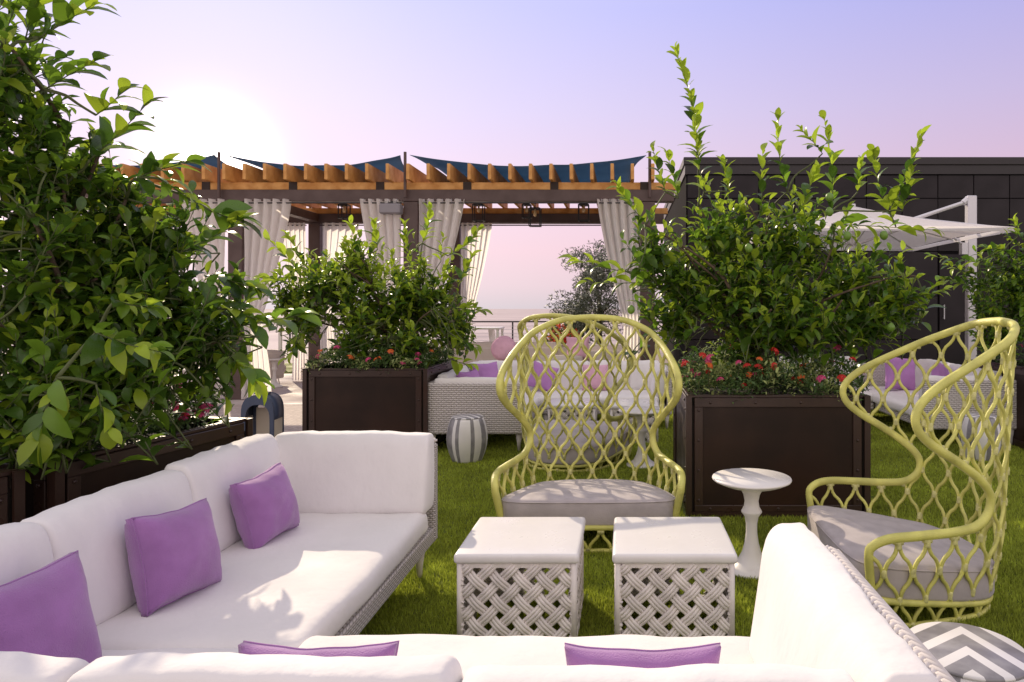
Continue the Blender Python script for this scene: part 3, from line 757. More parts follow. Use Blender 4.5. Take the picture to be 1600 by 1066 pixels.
c2 = copy_tree(ch); c2.scale = (1,1,1); c2.location = (-.66, 6.55, 0); c2.rotation_euler = (0,0,R(165)); tag(c2, 'lime lattice rattan chair half hidden behind the front facing one', 'armchair', GC)
c3 = copy_tree(ch); c3.scale = (.94,.90,1); c3.location = (2.04, 3.86, 0); c3.rotation_euler = (0,0,R(-90)); tag(c3, 'lime lattice rattan chair at right, in profile facing left', 'armchair', GC)

# ------------------------------------------------------------------ woven square tables
def make_table():
    e = empty('woven_side_table', (0,0,0))
    q = soft_box(-.293,.293,-.293,.293,.402,.45,r=.018,puff=0,wr=.0008,step=.12); q.build('tabletop', 'marble', e, smooth=True)
    Wf, H, p = .535, .375, .107; z0 = .022; meshes = []
    for d in (1, -1):
        c = -H-p*.5 if d > 0 else -p*.5
        i = 0
        while True:
            ci = (c+i*p); i += 1
            if d > 0 and ci > Wf: break
            if d < 0 and ci > Wf+H: break
            pts = []
            for k in range(61):
                v = H*k/60; u = ci+v if d > 0 else ci-v
                if u < -.001 or u > Wf+.001: continue
                ph = ((u+v)-(-p*.5))/p if d > 0 else ((u-v)-(-H-p*.5))/p
                off = .0085*math.cos(PI*ph)*(-1)**(i)*d
                ed = max(0, .035-min(u+.001, Wf+.001-u))/.035
                pts.append((u, off*(1-ed)-.020*ed*ed, v))
            if len(pts) < 4: continue
            q = MB(); nr = Vector((1,0,-d)).normalized()
            for t in (-1,0,1):
                q.tube([Vector((a-Wf/2, -Wf/2-b_-(.002 if t == 0 else 0), z0+v))+nr*t*.0150 for a, b_, v in pts[::2]+[pts[-1]]], .0088, 6)
            meshes.append(q.mesh('woven_slat', 'resin', smooth=True))
    for r in range(4):
        for me in meshes: link(me, 'woven_slat', e).rotation_euler = (0,0,r*PI/2)
    ps = MB(); ps.tube([(0,0,0),(0,0,.40)], .016, 8); pmm = ps.mesh('corner_post', 'resin', smooth=True)
    for sx in (-1,1):
        for sy in (-1,1): link(pmm, 'corner_post', e).location = (sx*(Wf/2-.002), sy*(Wf/2-.002), 0)
    q = MB(); h_ = Wf/2
    for z in (.014,.392):
        q.box(-h_+.02,h_-.02,-h_-.01,-h_+.012,z-.010,z+.010); q.box(-h_+.02,h_-.02,h_-.012,h_+.01,z-.010,z+.010); q.box(-h_-.01,-h_+.012,-h_+.013,h_-.013,z-.010,z+.010); q.box(h_-.012,h_+.01,-h_+.013,h_-.013,z-.010,z+.010)
    q.build('rail', 'resin', e)
    return e
GT = 'square woven tables'
t1 = make_table(); t1.location = (-.502, 3.475, 0); tag(t1, 'left square white table with woven diagonal lattice sides, before the tall chair', 'side table', GT)
for (x, y, rz, lb) in ((.238, 3.475, 0, 'right square white table with woven lattice sides, striped by chair shadows'), (-.62, 8.35, .0, 'far square woven table left, seen through the chair lattice'), (.12, 8.3, 0, 'far square woven table right, behind the small round pedestal table')):
    t = copy_tree(t1); t.location = (x,y,0); t.rotation_euler = (0,0,rz); tag(t, lb, 'side table', GT)
# ------------------------------------------------------------------ pedestal tables
def make_ped():
    e = empty('pedestal_table', (0,0,0))
    q = MB(); q.lathe([(.05,.515),(.175,.522),(.205,.534),(.218,.547),(.236,.549),(.239,.556),(.236,.563),(.0001,.565)], 48); q.build('tabletop', 'white_lacquer', e, smooth=True)
    q = MB(); q.lathe([(.155,0),(.16,.008),(.155,.018),(.125,.03),(.085,.06),(.058,.11),(.042,.17),(.034,.23),(.034,.28),(.042,.325),(.062,.352),(.062,.36),(.047,.385),(.042,.42),(.05,.46),(.07,.495),(.085,.516)], 32); q.build('pedestal', 'white_lacquer', e, smooth=True)
    return e
GP = 'white round pedestal tables'
p1 = make_ped(); p1.location = (.775, 4.16, .004); tag(p1, 'white round pedestal table standing before the right planter', 'pedestal table', GP)
for (x, y, lb) in ((.18, 6.9, 'white round pedestal table seen through right side of the tall chair'), (-7.0, 13.7, 'white round pedestal table by the beige tub armchair under the pergola'), (-7.35, 11.5, 'white round pedestal table left of the pergola post, behind the big tree')):
    t = copy_tree(p1); t.location = (x,y,.004); tag(t, lb, 'pedestal table', GP)
# ------------------------------------------------------------------ striped drum stools
def make_stool():
    e = empty('drum_stool', (0,0,0))
    pr = [(.150,0),(.158,.02),(.185,.09),(.203,.16),(.210,.23),(.206,.30),(.193,.37),(.172,.43),(.162,.448)]
    seq = [0,0,1,1,1,0,1,0,0,0,1,0,0,1,1,0]; n = 64
    q = MB(); q.lathe(pr, n, mfun=lambda j: seq[(j//2) % 16], mi=0); q.build('body', ['stone_white','stone_grey'], e, smooth=True)
    q = MB(); q.lathe([(.162,.449),(.164,.456),(.158,.463),(.0001,.465)], 48); q.build('top', 'chevron_top', e, smooth=True)
    return e
GS = 'grey and white striped drum stools'
s1 = make_stool(); s1.location = (-1.63, 7.12, .004); tag(s1, 'grey and white striped drum stool before the wicker sofa end', 'stool', GS)
s2 = copy_tree(s1); s2.location = (3.75, 7.2, .004); s2.rotation_euler = (0,0,1); tag(s2, 'striped drum stool seen through the right hand chair lattice', 'stool', GS)
s3 = copy_tree(s1); s3.location = (1.14, 2.28, .004); s3.rotation_euler = (0,0,-.35); s3.scale = (1.18,1.18,1.0); tag(s3, 'drum stool with chevron inlaid top at the bottom right corner', 'stool', GS)

# ------------------------------------------------------------------ floor lantern
lt = empty('floor_lantern', (-3.85, 7.3, 0), R(6), 'blue grey metal lantern with arched openings behind the white sofa', 'lantern')
lt.scale = (.8,.85,1.03)
def arch(w_, h, n=16, z0=0):
    pts = [(-w_, z0)]
    for k in range(n+1):
        a = PI-PI*k/n; ca, sa = math.cos(a), math.sin(a); ex = 2/2.6
        pts.append((w_*math.copysign(abs(ca)**ex, ca), h-w_+w_*abs(sa)**ex))
    pts.append((w_, z0)); return pts
def arch_plate(y0, y1, W_, H_, wi, hi, z0i):
    o_ = arch(W_, H_); i_ = arch(wi, hi, z0=z0i); q = MB(); vs = []
    for y in (y0, y1): vs += [(x,y,z) for x, z in o_]+[(x,y,z) for x, z in i_]
    n = len(o_); fs = []
    for k in range(n-1): fs += [(k,k+1,n+k+1,n+k), (2*n+k+1,2*n+k,3*n+k,3*n+k+1), (k+1,k,2*n+k,2*n+k+1), (n+k,n+k+1,3*n+k+1,3*n+k)]
    fs += [(0, n, 2*n-1, n-1), (2*n, 3*n, 4*n-1, 3*n-1), (0,n-1,3*n-1,2*n), (n,3*n,4*n-1,2*n-1)]
    q.add(vs, fs); return q
for y0 in (-.165, .145): arch_plate(y0, y0+.02, .205, .66, .152, .56, .06).build('arched_frame', 'blue_metal', lt, fix=True)
q = MB(); oc = arch(.203, .658); oc = [p for p in oc if p[1] > .40]; oc = [(-.203,.40)]+oc+[(.203,.40)]
q.grid(lambda u, v: Vector((oc[round(u*(len(oc)-1))][0], -.144+.288*v, oc[round(u*(len(oc)-1))][1])), len(oc)-1, 1)
o = q.build('barrel_roof', 'blue_metal', lt, smooth=True); md = o.modifiers.new('s','SOLIDIFY'); md.thickness = .01
q = MB(); q.box(-.2,.2,-.143,.143,.0,.05); q.build('base', 'blue_metal', lt)
for s_ in (-1,1):
    q = MB(); q.box(s_*.19-.004, s_*.19+.004, -.14, .14, .051, .42); q.build('side_glass', 'glass', lt)
q = MB(); q.box(-.14,.14,.13,.136,.06,.50); q.build('back_glass', 'glass', lt)
q = MB(); q.lathe([(.06,.052),(.06,.17),(.052,.175),(.01,.172)], 20); q.build('candle', 'candle', lt, smooth=True)
q = MB(); q.box(-.09,.09,-.05,.05,.655,.675,bev=.005); q.box(-.05,.05,-.03,.03,.72,.738,bev=.005)
for s_ in (-.04,.04): q.tube([(s_,0,.67),(s_,0,.725)], .006, 6)
q.build('handle', 'blue_metal', lt)

# ------------------------------------------------------------------ planters
def planter(x, y, rz, W, D, H, label, base=False):
    """x,y = front-left corner"""
    e = empty('planter', (x,y,0), rz, label, 'planter', 'brown riveted metal planters')
    rim_ = .07; fl = .045
    # faces: inset panels behind a riveted strap frame
    def face(w_, mat4, riv):
        q = MB(); q.box(fl+.02, w_-fl-.02, .02, .03, .05, H-.02); q.build('panel', 'planter', e).matrix_local = mat4
        q = MB(); q.box(fl+.02, w_-fl-.02, .006, .019, H-rim_-.02, H-.021, bev=.003); q.box(fl+.02, w_-fl-.02, .006, .019, .045, .095, bev=.003)
        q.box(fl+.02, fl+.085, .0065, .0185, .0955, H-rim_-.0205, bev=.003); q.box(w_-fl-.085, w_-fl-.02, .0065, .0185, .0955, H-rim_-.0205, bev=.003)
        q.build('strap_frame', 'planter_edge', e).matrix_local = mat4
        rv = MB(); rv.lathe([(.011,0),(.0105,.004),(.006,.008),(.0001,.009)], 8); rme = rv.mesh('rivet', 'planter_edge', smooth=True)
        spots = [(fl+.14+(w_-2*fl-.28)*k/3, H-rim_/2-.02) for k in range(4)]+[(fl+.14+(w_-2*fl-.28)*k/2, .07) for k in range(3)]
        spots += [(xx, zz) for xx in (fl+.052, w_-fl-.052) for zz in [H-rim_-.045-(H-.25)*k/3 for k in range(4)]]
        for a, c in spots:
            if riv:
                o_ = link(rme, 'rivet', e); o_.matrix_local = mat4 @ Matrix.Translation((a,.006,c)) @ Matrix.Rotation(PI/2,4,'X')
    face(W, Matrix.Identity(4), True)
    face(D, Matrix.Translation((W,0,0)) @ Matrix.Rotation(PI/2,4,'Z'), True)
    face(W, Matrix.Translation((W,D,0)) @ Matrix.Rotation(PI,4,'Z'), False)
    face(D, Matrix.Translation((0,D,0)) @ Matrix.Rotation(-PI/2,4,'Z'), True)
    for cx_, cy_ in ((0,0),(W,0),(W,D),(0,D)):
        sx = 1 if cx_ == 0 else -1; sy = 1 if cy_ == 0 else -1
        q = MB(); q.box(min(cx_,cx_+sx*fl), max(cx_,cx_+sx*fl), min(cy_,cy_+sy*.012), max(cy_,cy_+sy*.012), .02, H-.003)
        q.box(min(cx_,cx_+sx*.012), max(cx_,cx_+sx*.012), min(cy_+sy*.0125,cy_+sy*fl), max(cy_+sy*.0125,cy_+sy*fl), .02, H-.003)
        q.build('corner_post', 'planter_edge', e)
    q = MB(); z = H-.0195
    q.box(.015,W-.015,.02,.075,z,H,bev=.003); q.box(.015,W-.015,D-.075,D-.02,z,H,bev=.003); q.box(.015,.07,.0755,D-.0755,z,H,bev=.003); q.box(W-.07,W-.015,.0755,D-.0755,z,H,bev=.003)
    q.build('rim', 'planter_edge', e)
    q = MB(); q.box(.03,W-.03,.031,D-.031,.03,H-.08); q.build('soil', 'soil', e)
    q = MB(); q.box(.01,W-.01,.004,D-.004,0,.044); q.build('base', 'planter_edge', e)
    return e
planter(.47, 5.19, 0, 1.40, 1.35, .93, 'large brown metal planter with red flowers behind the pedestal table')
planter(-3.50, 7.45, 0, 1.36, 1.36, .93, 'brown metal planter at centre left behind the sofa corner')
planter(4.45, 7.4, 0, 1.4, 1.4, .93, 'brown metal planter at the far right edge behind the chair')
# left ones, turned about ten degrees, long side toward the sofa
aa = R(90-10.2); planter(-2.575, 3.10, aa, 1.26, 1.26, .90, 'brown metal planter behind the long sofa, holding the big near tree')
aa = R(90-10.2); planter(-2.82, 1.73, aa, 1.26, 1.26, .90, 'dark brown planter at the extreme left edge, deep in shade')

# ------------------------------------------------------------------ citrus trees
TS = [(0,0),(.09,.085),(.26,.19),(.48,.235),(.70,.205),(.88,.11),(1,0)]
def leaf_tpl(curl, fold):
    vs = [(0,0,0)]
    for t, h in TS[1:-1]:
        z = .10*math.sin(t*PI)-curl*t*t
        vs += [(-h, t, z+fold*h), (0, t, z), (h, t, z+fold*h)]
    vs.append((0, 1, -curl)); fs = [(0,2,1),(0,3,2)]; m_ = len(TS)-2
    for k in range(m_-1):
        a = 1+3*k; fs += [(a,a+1,a+4,a+3),(a+1,a+2,a+5,a+4)]
    e_ = 1+3*(m_-1); fs += [(e_,e_+1,e_+3),(e_+1,e_+2,e_+3)]
    return np.array(vs), fs
TPL = [leaf_tpl(.10,.30), leaf_tpl(.24,.2), leaf_tpl(-.04,.5), leaf_tpl(.34,.3)]
LM = ['leaf_dark','leaf_mid','leaf_young']
LME = {}
for ti, (v_, f_) in enumerate(TPL):
    for mi, mm in enumerate(LM):
        q = MB(); q.add([Vector(x) for x in v_], f_); LME[ti,mi] = q.mesh('leaf', mm, smooth=True)
def orient(d, up):
    y = d.normalized(); x = y.cross(up)
    if x.length < 1e-3: x = y.orthogonal()
    x.normalize(); z = x.cross(y); return Matrix((x,y,z)).transposed()
def tree(name, label, base, blobs, shoots, leaf, seed, young=.25, density=1., trunk_r=.032, fork=.35, nfruit=0, fruit_pts=(), maxpart=300, group=None, cat='tree', up=.55, sl=1.):
    rd = random.Random(seed); base = Vector(base)
    e = empty(name, base, 0, label, cat, group)
    wood = MB(); twig = MB(); leaves = []
    fk = base+Vector((rd.uniform(-.03,.03),rd.uniform(-.03,.03),fork))
    wood.tube([p-base for p in smooth_path([base, base.lerp(fk,.5)+Vector((.015,0,0)), fk], 4)], [trunk_r*(1.2-.4*i/8) for i in range(9)], 8)
    limb = MB(); nodes = []
    def branch(a, c, r0, r1, mb_, wob=.08, n=7):
        L_ = (c-a).length; m1 = a.lerp(c,.33)+Vector((rd.uniform(-1,1),rd.uniform(-1,1),rd.uniform(0,1)))*L_*wob; m2 = a.lerp(c,.66)+Vector((rd.uniform(-1,1),rd.uniform(-1,1),rd.uniform(-.3,1)))*L_*wob
        pts = smooth_path([a,m1,m2,c], max(2,n//3)); k = len(pts)
        mb_.tube([p-base for p in pts], [r0+(r1-r0)*i/(k-1) for i in range(k)], 5 if mb_ is twig else 7); return pts
    for (cc, rad, ns) in blobs:
        cc = Vector(cc); rad = Vector(rad); nl = 3 if ns > 40 else 2
        for k in range(nl):
            tgt = cc+Vector((rd.uniform(-.6,.6)*rad.x, rd.uniform(-.6,.6)*rad.y, rd.uniform(-.3,.5)*rad.z))
            nodes += branch(fk, tgt, trunk_r*.6, .007, wood, .12, 12)
    def add_leaf(p, d, up, ln, y_):
        Rm = orient(d, up); ti = rd.randrange(4)
        mi = 2 if rd.random() < y_ else (1 if rd.random() < .5 else 0)
        leaves.append((p, Rm, ln, ti, mi, rd.uniform(.85,1.15)))
    def shoot(a, c, n, ln, y_, bare=.0, opn=1.):
        pts = smooth_path([a, a.lerp(c,.5)+Vector((rd.uniform(-1,1),rd.uniform(-1,1),rd.uniform(-.6,.2)))*(c-a).length*.06, c], 5); k = len(pts)
        twig.tube([p-base for p in pts], [.0045-.003*i/(k-1) for i in range(k)], 4)
        ph = rd.uniform(0,6.28)
        for i in range(n):
            t = bare+(1-bare)*(i+.6)/n; x = t*(k-1); j = min(k-2, int(x)); p = pts[j].lerp(pts[j+1], x-j); ax = (pts[j+1]-pts[j]).normalized()
            s1_ = ax.orthogonal().normalized(); s2_ = ax.cross(s1_); ang = ph+i*2.4
            rad_ = s1_*math.cos(ang)+s2_*math.sin(ang); op = (.92-.5*t+rd.uniform(-.2,.2))*opn
            d = (rad_*math.sin(op*1.1)+ax*math.cos(op*1.1)+Vector((0,0,-.12+rd.uniform(-.15,.1)))).normalized()
            upv = (ax*.7+Vector((0,0,.9))+Vector((rd.uniform(-1,1),rd.uniform(-1,1),rd.uniform(-1,1)))*.45).normalized()
            add_leaf(p, d, upv, ln*(1.0-.35*t*t)*rd.choice((1,1,1,.62))*rd.uniform(.72,1.18), y_*(1.6 if t > .6 else .7))
    for (cc, rad, ns) in blobs:
        cc = Vector(cc); rad = Vector(rad)
        for k in range(int(ns*density)):
            d = Vector((rd.gauss(0,1),rd.gauss(0,1),rd.gauss(0,1))).normalized(); fr = rd.uniform(.25,1)**.6
            tip = cc+Vector((d.x*rad.x,d.y*rad.y,d.z*rad.z))*fr
            sd_ = (d*.75+Vector((0,0,up))+Vector((rd.uniform(-1,1),rd.uniform(-1,1),rd.uniform(-1,1)))*.45).normalized()
            ln_ = rd.uniform(1.8,3.2)*leaf*sl; a = tip-sd_*ln_
            if a.z < base.z+.02: a.z = base.z+.02
            nb = min(nodes, key=lambda q_: (q_-a).length_squared)
            branch(nb, a, .006, .0045, twig, .12, 6); shoot(a, tip, rd.randint(8,12), leaf, young*(.4+.9*max(0,d.z)*fr))
    for s_ in shoots:
        a, c, n = Vector(s_[0]), Vector(s_[1]), s_[2]
        nb = min(nodes, key=lambda q_: (q_-a).length_squared); branch(nb, a, .009, .006, twig, .08, 9); nodes += [a]
        shoot(a, c, int(n*1.35), leaf*(s_[3] if len(s_) > 3 else 1)*1.38, min(.8, young*1.8), 0, .78)
    wood.build('trunk', 'bark', e, smooth=True); tag(twig.build('twigs', 'twig', e, smooth=True), kind='stuff')
    # the largest-looking leaves become parts of their own
    def score(l):
        p = l[0]; px = VX+p.x/p.y*F; py = VY-(p.z-EYE)/p.y*F
        if not (-20 < px < 1620 and -20 < py < 1080) or p.y < .3: return 1e9
        return p.y/(l[2]/leaf)
    order = sorted(range(len(leaves)), key=lambda i: score(leaves[i]))
    parts = order[:maxpart]; rest = order[maxpart:]
    for i in parts:
        p, Rm, ln, ti, mi, wd = leaves[i]
        o_ = link(LME[ti,mi], 'leaf', e); o_.matrix_local = Matrix.Translation(p-base) @ Rm.to_4x4() @ Matrix.Diagonal((ln*wd,ln,ln,1))
    VV = []; FF = []; MM = []; n0 = 0
    for i in rest:
        p, Rm, ln, ti, mi, wd = leaves[i]; v_, f_ = TPL[ti]
        VV.append((v_*np.array([ln*wd,ln,ln])) @ np.array(Rm).T + np.array(p-base)); FF += [tuple(x+n0 for x in f) for f in f_]; MM += [mi]*len(f_); n0 += len(v_)
    if VV:
        me = bpy.data.meshes.new('foliage'); me.from_pydata(np.concatenate(VV).tolist(), [], FF)
        for mm in LM: me.materials.append(M[mm])
        me.polygons.foreach_set('material_index', MM); me.polygons.foreach_set('use_smooth', [True]*len(FF)); me.update()
        tag(link(me, 'foliage', e), kind='stuff')
    fm = MB(); fm.lathe([(.0001,-.037),(.012,-.034),(.026,-.02),(.031,0),(.027,.019),(.014,.032),(.006,.037),(.0001,.038)], 14); fme = fm.mesh('fruit', 'fruit', smooth=True)
    for p in fruit_pts:
        o_ = link(fme, 'fruit', e); o_.location = Vector(p)-base; o_.rotation_euler = (rd.uniform(-.4,.4),rd.uniform(-.4,.4),0)
    print(name, len(leaves), 'leaves')
    return e
GTR = 'citrus trees growing in the planters'
# right planter tree (crown above a square planter, 5.2..6.5 m away)
b0 = (1.15, 5.95, .85)
bl = [(P(1020,370,5.8), (.32,.3,.26), 16), (P(1405,440,5.7), (.34,.34,.22), 18), (P(1180,430,5.9), (.62,.50,.42), 62), (P(1240,470,5.6), (.75,.45,.28), 58), (P(1085,410,5.9), (.48,.42,.40), 42), (P(1330,420,5.9), (.50,.42,.33), 36), (P(1230,350,6.0), (.60,.4,.30), 40),(P(1130,340,6.0), (.42,.35,.35), 28),
      (P(1350,480,5.7), (.38,.35,.22), 20), (P(1040,470,5.9), (.32,.3,.22), 16), (P(1150,520,5.9), (.3,.3,.2), 10)]
sh_ = [(P(1092,255,5.9),P(1056,78,5.8),26,.85),(P(1100,300,5.9),P(1085,190,5.7),12,.8),(P(1230,300,5.9),P(1215,185,5.8),14,.9),(P(1300,330,6),P(1288,185,6),17,.9),(P(1285,240,5.9),P(1250,200,5.8),8,.9),
       (P(1390,330,5.9),P(1442,210,5.8),15,.95),(P(1400,355,5.9),P(1365,238,5.9),14,.9),(P(1140,300,5.8),P(1128,250,5.8),10,.8),(P(1010,350,5.8),P(962,285,5.6),12,.8),(P(1040,300,5.8),P(1020,232,5.8),10,.8),
       (P(980,425,5.7),P(895,405,5.6),8,1.1),(P(1020,440,5.7),P(915,440,5.5),8,.9),(P(1300,350,5.5),P(1465,360,5.3),14,.9),(P(1370,470,5.6),P(1475,455,5.5),16,.8),(P(1350,500,5.6),P(1440,480,5.5),10,.9),
       (P(1190,330,6),P(1192,235,6),11,.8),(P(1340,300,6),P(1345,250,6),10,.8),(P(1060,310,5.9),P(1042,240,5.9),9,.8),(P(1410,330,5.8),P(1425,270,5.8),9,.9),(P(1250,330,5.7),P(1275,265,5.6),10,.9)]
tree('lemon_tree', 'lemon tree with green fruit and tall upright shoots in the right planter', b0, bl, sh_, .142, 11, young=.42, up=.95, sl=1.25, nfruit=0, density=1.35,
     fruit_pts=[P(1296,308,5.35),P(1296,331,5.35),P(1324,369,5.3),P(1381,368,5.25),P(1392,512,5.3),P(986,484,5.5),P(1170,388,5.3)], group=GTR)
# centre planter tree
b0 = (-2.75, 8.15, .85)
bl = [(P(590,455,8.1), (.90,.60,.55), 78), (P(520,430,8.1), (.55,.5,.42), 38), (P(660,440,8.1), (.55,.5,.6), 48), (P(705,490,8.0), (.40,.4,.40), 34), (P(450,450,8.0), (.3,.3,.3), 16), (P(630,520,7.9), (.6,.45,.3), 30), (P(475,480,8.0), (.30,.3,.35), 18), (P(560,400,8.2), (.45,.4,.3), 26),(P(560,510,7.9), (.45,.4,.3), 20)]
sh_ = [(P(570,410,8),P(548,345,8),10),(P(470,430,8),P(420,375,8),12),(P(660,380,8),P(672,325,8),12),(P(700,400,8),P(750,358,7.9),13),(P(590,390,8),P(585,350,8),9),(P(640,400,8),P(632,352,8),9),
       (P(450,440,8),P(410,435,7.9),9),(P(700,520,7.8),P(745,545,7.7),9),(P(705,480,7.9),P(752,485,7.8),8),(P(470,520,7.9),P(450,560,7.8),9),(P(700,560,7.7),P(735,570,7.6),7),(P(480,420,8),P(448,365,8),10),(P(720,440,8),P(738,400,8),8)]
tree('lemon_tree', 'bushy lemon tree in the centre planter, lit from behind', b0, bl, sh_, .136, 22, young=.85, up=.8, sl=1.15, density=1.5, group=GTR)
# far right planter tree
b0 = (5.1, 8.1, .85)
bl = [(P(1590,430,8.0), (.72,.5,.45), 60), (P(1575,490,7.9), (.55,.45,.4), 40), (P(1640,400,8.0), (.6,.5,.7), 50), (P(1560,520,7.9), (.3,.3,.25), 16)]
sh_ = [(P(1530,410,8),P(1452,400,7.9),12),(P(1530,450,8),P(1475,435,7.9),12),(P(1570,390,8),P(1530,385,8),9),(P(1590,370,8),P(1585,345,8),8),(P(1530,430,8),P(1480,415,7.9),9)]
tree('lemon_tree', 'lemon tree at the right edge behind the profile chair', b0, bl, sh_, .112, 33, young=.3, density=1.9, maxpart=200, group=GTR)
# big near tree on the left
b0 = (-3.15, 3.85, .83)
bl = [(P(110,420,3.55), (.62,.45,.50), 72), (P(30,330,3.3), (.42,.45,.62), 50), (P(220,440,3.6), (.45,.40,.42), 52), (P(300,470,3.8), (.36,.38,.28), 38), (P(60,560,3.2), (.42,.38,.38), 50), (P(190,560,3.4), (.38,.34,.26), 34), (P(160,330,3.7), (.42,.35,.36), 40),
      (P(40,150,3.3), (.22,.3,.50), 26), (P(-60,100,3.2), (.5,.4,.9), 40), (P(240,340,3.8), (.30,.3,.22), 20),(P(320,540,3.8), (.22,.25,.25), 14), (P(130,250,3.6),(.28,.3,.22),16), (P(60,640,3.1),(.35,.28,.16),20), (P(340,490,4.2), (.22,.28,.22), 14)]
sh_ = [(P(60,60,3.2),P(145,8,3.2),8),(P(70,140,3.2),P(150,95,3.15),8,1.0),(P(140,250,3.4),P(232,160,3.4),11),(P(210,280,3.5),P(292,255,3.5),11),(P(150,180,3.3),P(195,140,3.3),6),(P(330,330,3.6),P(375,345,3.6),7),(P(270,400,3.6),P(372,350,3.6),10),
       (P(370,510,3.8),P(470,492,3.75),9,1.05),(P(350,550,3.8),P(402,600,3.8),9),(P(330,430,3.8),P(400,450,3.8),10),(P(90,590,2.9),P(60,690,2.8),10,.88),(P(150,520,3.0),P(250,550,2.85),13,.85),(P(150,600,3.0),P(170,670,2.95),8,.8),
       (P(250,280,3.5),P(310,320,3.5),8),(P(40,60,3.2),P(70,-20,3.2),8),(P(340,480,3.7),P(405,500,3.7),9),(P(180,470,3.0),P(240,480,2.9),10,.85),(P(310,560,3.7),P(352,620,3.7),6)]
tree('lemon_tree', 'large dark leaved lemon tree filling the left edge of the view', b0, bl, sh_, .128, 44, young=.2, up=.75, sl=1.2, density=1.25, trunk_r=.045, group=GTR)
# olive tree in the distance
def olive(px, py, Y, r, h, label, seed):
    rd = random.Random(seed); c = P(px, py, Y); e = empty('olive_tree', (c.x, Y, 0), 0, label, 'tree')
    q = MB(); q.tube([(0,0,.5),(.05,0,c.z*.6),(0,0,c.z)], [.07,.05,.03], 7)
    for k in range(9): a = rd.uniform(0,6.28); q.tube([(0,0,c.z*.55+k*.05),(math.cos(a)*r*.6, math.sin(a)*r*.6, c.z+rd.uniform(-.3,.6)*h)], [.025,.01], 5)
    q.build('trunk', 'bark', e)
    q = MB()
    cl = [(Vector((rd.gauss(0,.45)*r, rd.gauss(0,.4)*r, c.z+rd.uniform(-.9,.8)*h)), rd.uniform(.18,.36)*r*1.3) for _ in range(46)]
    for cc, rr in cl:
        cc.x *= 1.15-.55*max(0,(cc.z-c.z)/h)
        for _ in range(210):
            d = Vector((rd.gauss(0,1),rd.gauss(0,1),rd.gauss(0,1))).normalized(); p = cc+d*rr*rd.random()**.4
            x = Vector((rd.uniform(-1,1),rd.uniform(-1,1),rd.uniform(-.2,1))).normalized()*.075; y = x.orthogonal().normalized()*.013
            q.add([p-x, p+y, p+x, p-y], [(0,1,2,3)])
    q2 = q.build('crown', 'olive', e); q2['kind'] = 'stuff'
    pb = MB(); pb.box(-.5,.5,-.5,.5,0,.55,bev=.01); pb.build('pot', 'planter', e)
olive(935, 455, 18.5, 1.05, 1.25, 'grey green olive tree beyond the pergola, right of open sky', 5)

# ------------------------------------------------------------------ flowers under the trees
bs = {}
for colr in ('red','pink','orange'):
    q = MB(); rd = random.Random(7)
    for k in range(20):
        a = k*2.4; t = math.sqrt((k+.5)/20); d = Vector((math.cos(a)*t, math.sin(a)*t, math.sqrt(max(0,1-t*t))+.15)).normalized(); c_ = d*.030; x = d.orthogonal().normalized(); y = d.cross(x)
        for j in range(5):
            g_ = 2*PI*j/5+k; u_ = (x*math.cos(g_)+y*math.sin(g_)); v_ = d.cross(u_)
            q.add([c_, c_+u_*.007+v_*.004+d*.002, c_+u_*.0125+d*.0005, c_+u_*.007-v_*.004+d*.002], [(0,1,2,3)])
    bs[colr] = q.mesh('blossom', colr)
def bed(x0, x1, y0, y1, z, h, n, nb, cols, label, seed, pale=0, rz=0, org=None, spill=.06):
    rd = random.Random(seed); e = empty('flower_bed', ((x0+x1)/2,(y0+y1)/2,z) if org is None else org, rz, label, 'flowers', 'flowering plants in the planters')
    hw, hd = (x1-x0)/2, (y1-y0)/2
    hf = lambda x, y: h*(.62+.6*noise.noise(Vector((x*2.6+seed,y*2.6,0))))*(1-.25*max(abs(x/hw),abs(y/hd))**4)
    VV = []; FF = []; MM = []; n0 = 0; v0, f0 = TPL[1]
    for k in range(n):
        x, y = rd.uniform(-hw-spill,hw+spill), rd.uniform(-hd-spill,hd+spill); hh = hf(x,y)
        zz = hh*rd.random()**.45; d = Vector((rd.gauss(0,.6),rd.gauss(0,.6),rd.uniform(.0,1))).normalized()
        Rm = orient(d, Vector((rd.uniform(-.5,.5),rd.uniform(-.5,.5),1))); ln = rd.uniform(.028,.058)
        isp = pale and noise.noise(Vector((x*4+seed*2,y*4,3))) > .12
        VV.append((v0*np.array([ln*.8,ln,ln])) @ np.array(Rm).T + np.array((x,y,max(.0,zz)))); FF += [tuple(q_+n0 for q_ in f) for f in f0]; MM += [1 if isp and rd.random()<.75 else 0]*len(f0); n0 += len(v0)
    me = bpy.data.meshes.new('flower_foliage'); me.from_pydata(np.concatenate(VV).tolist(), [], FF); me.materials.append(M['leaf_small']); me.materials.append(M['leaf_pale'])
    me.polygons.foreach_set('material_index', MM); me.update(); tag(link(me, 'flower_foliage', e), kind='stuff')
    st = MB()
    for k in range(nb):
        y = -hd+ (2*hd)*rd.random()**1.8; x = rd.uniform(-hw-spill,hw+spill); hh = hf(x,y)*rd.uniform(.55,1.15)+.015
        o_ = link(bs[rd.choice(cols)], 'blossom', e); o_.location = (x,y-.02,hh); s_ = rd.uniform(.75,1.3); o_.scale = (s_,s_,s_); o_.rotation_euler = (rd.uniform(.1,.8),rd.uniform(-.4,.4),rd.uniform(0,6))
        st.tube([(x*.97,y*.97,0),(x,y-.02,hh)], .002, 4)
    tag(st.build('stems', 'twig', e), kind='stuff')
bed(.53, 1.81, 5.25, 6.45, .86, .48, 8500, 58, ['red','red','red','orange','pink'], 'red pentas flowers and green foliage spilling from the right planter', 1, pale=1)
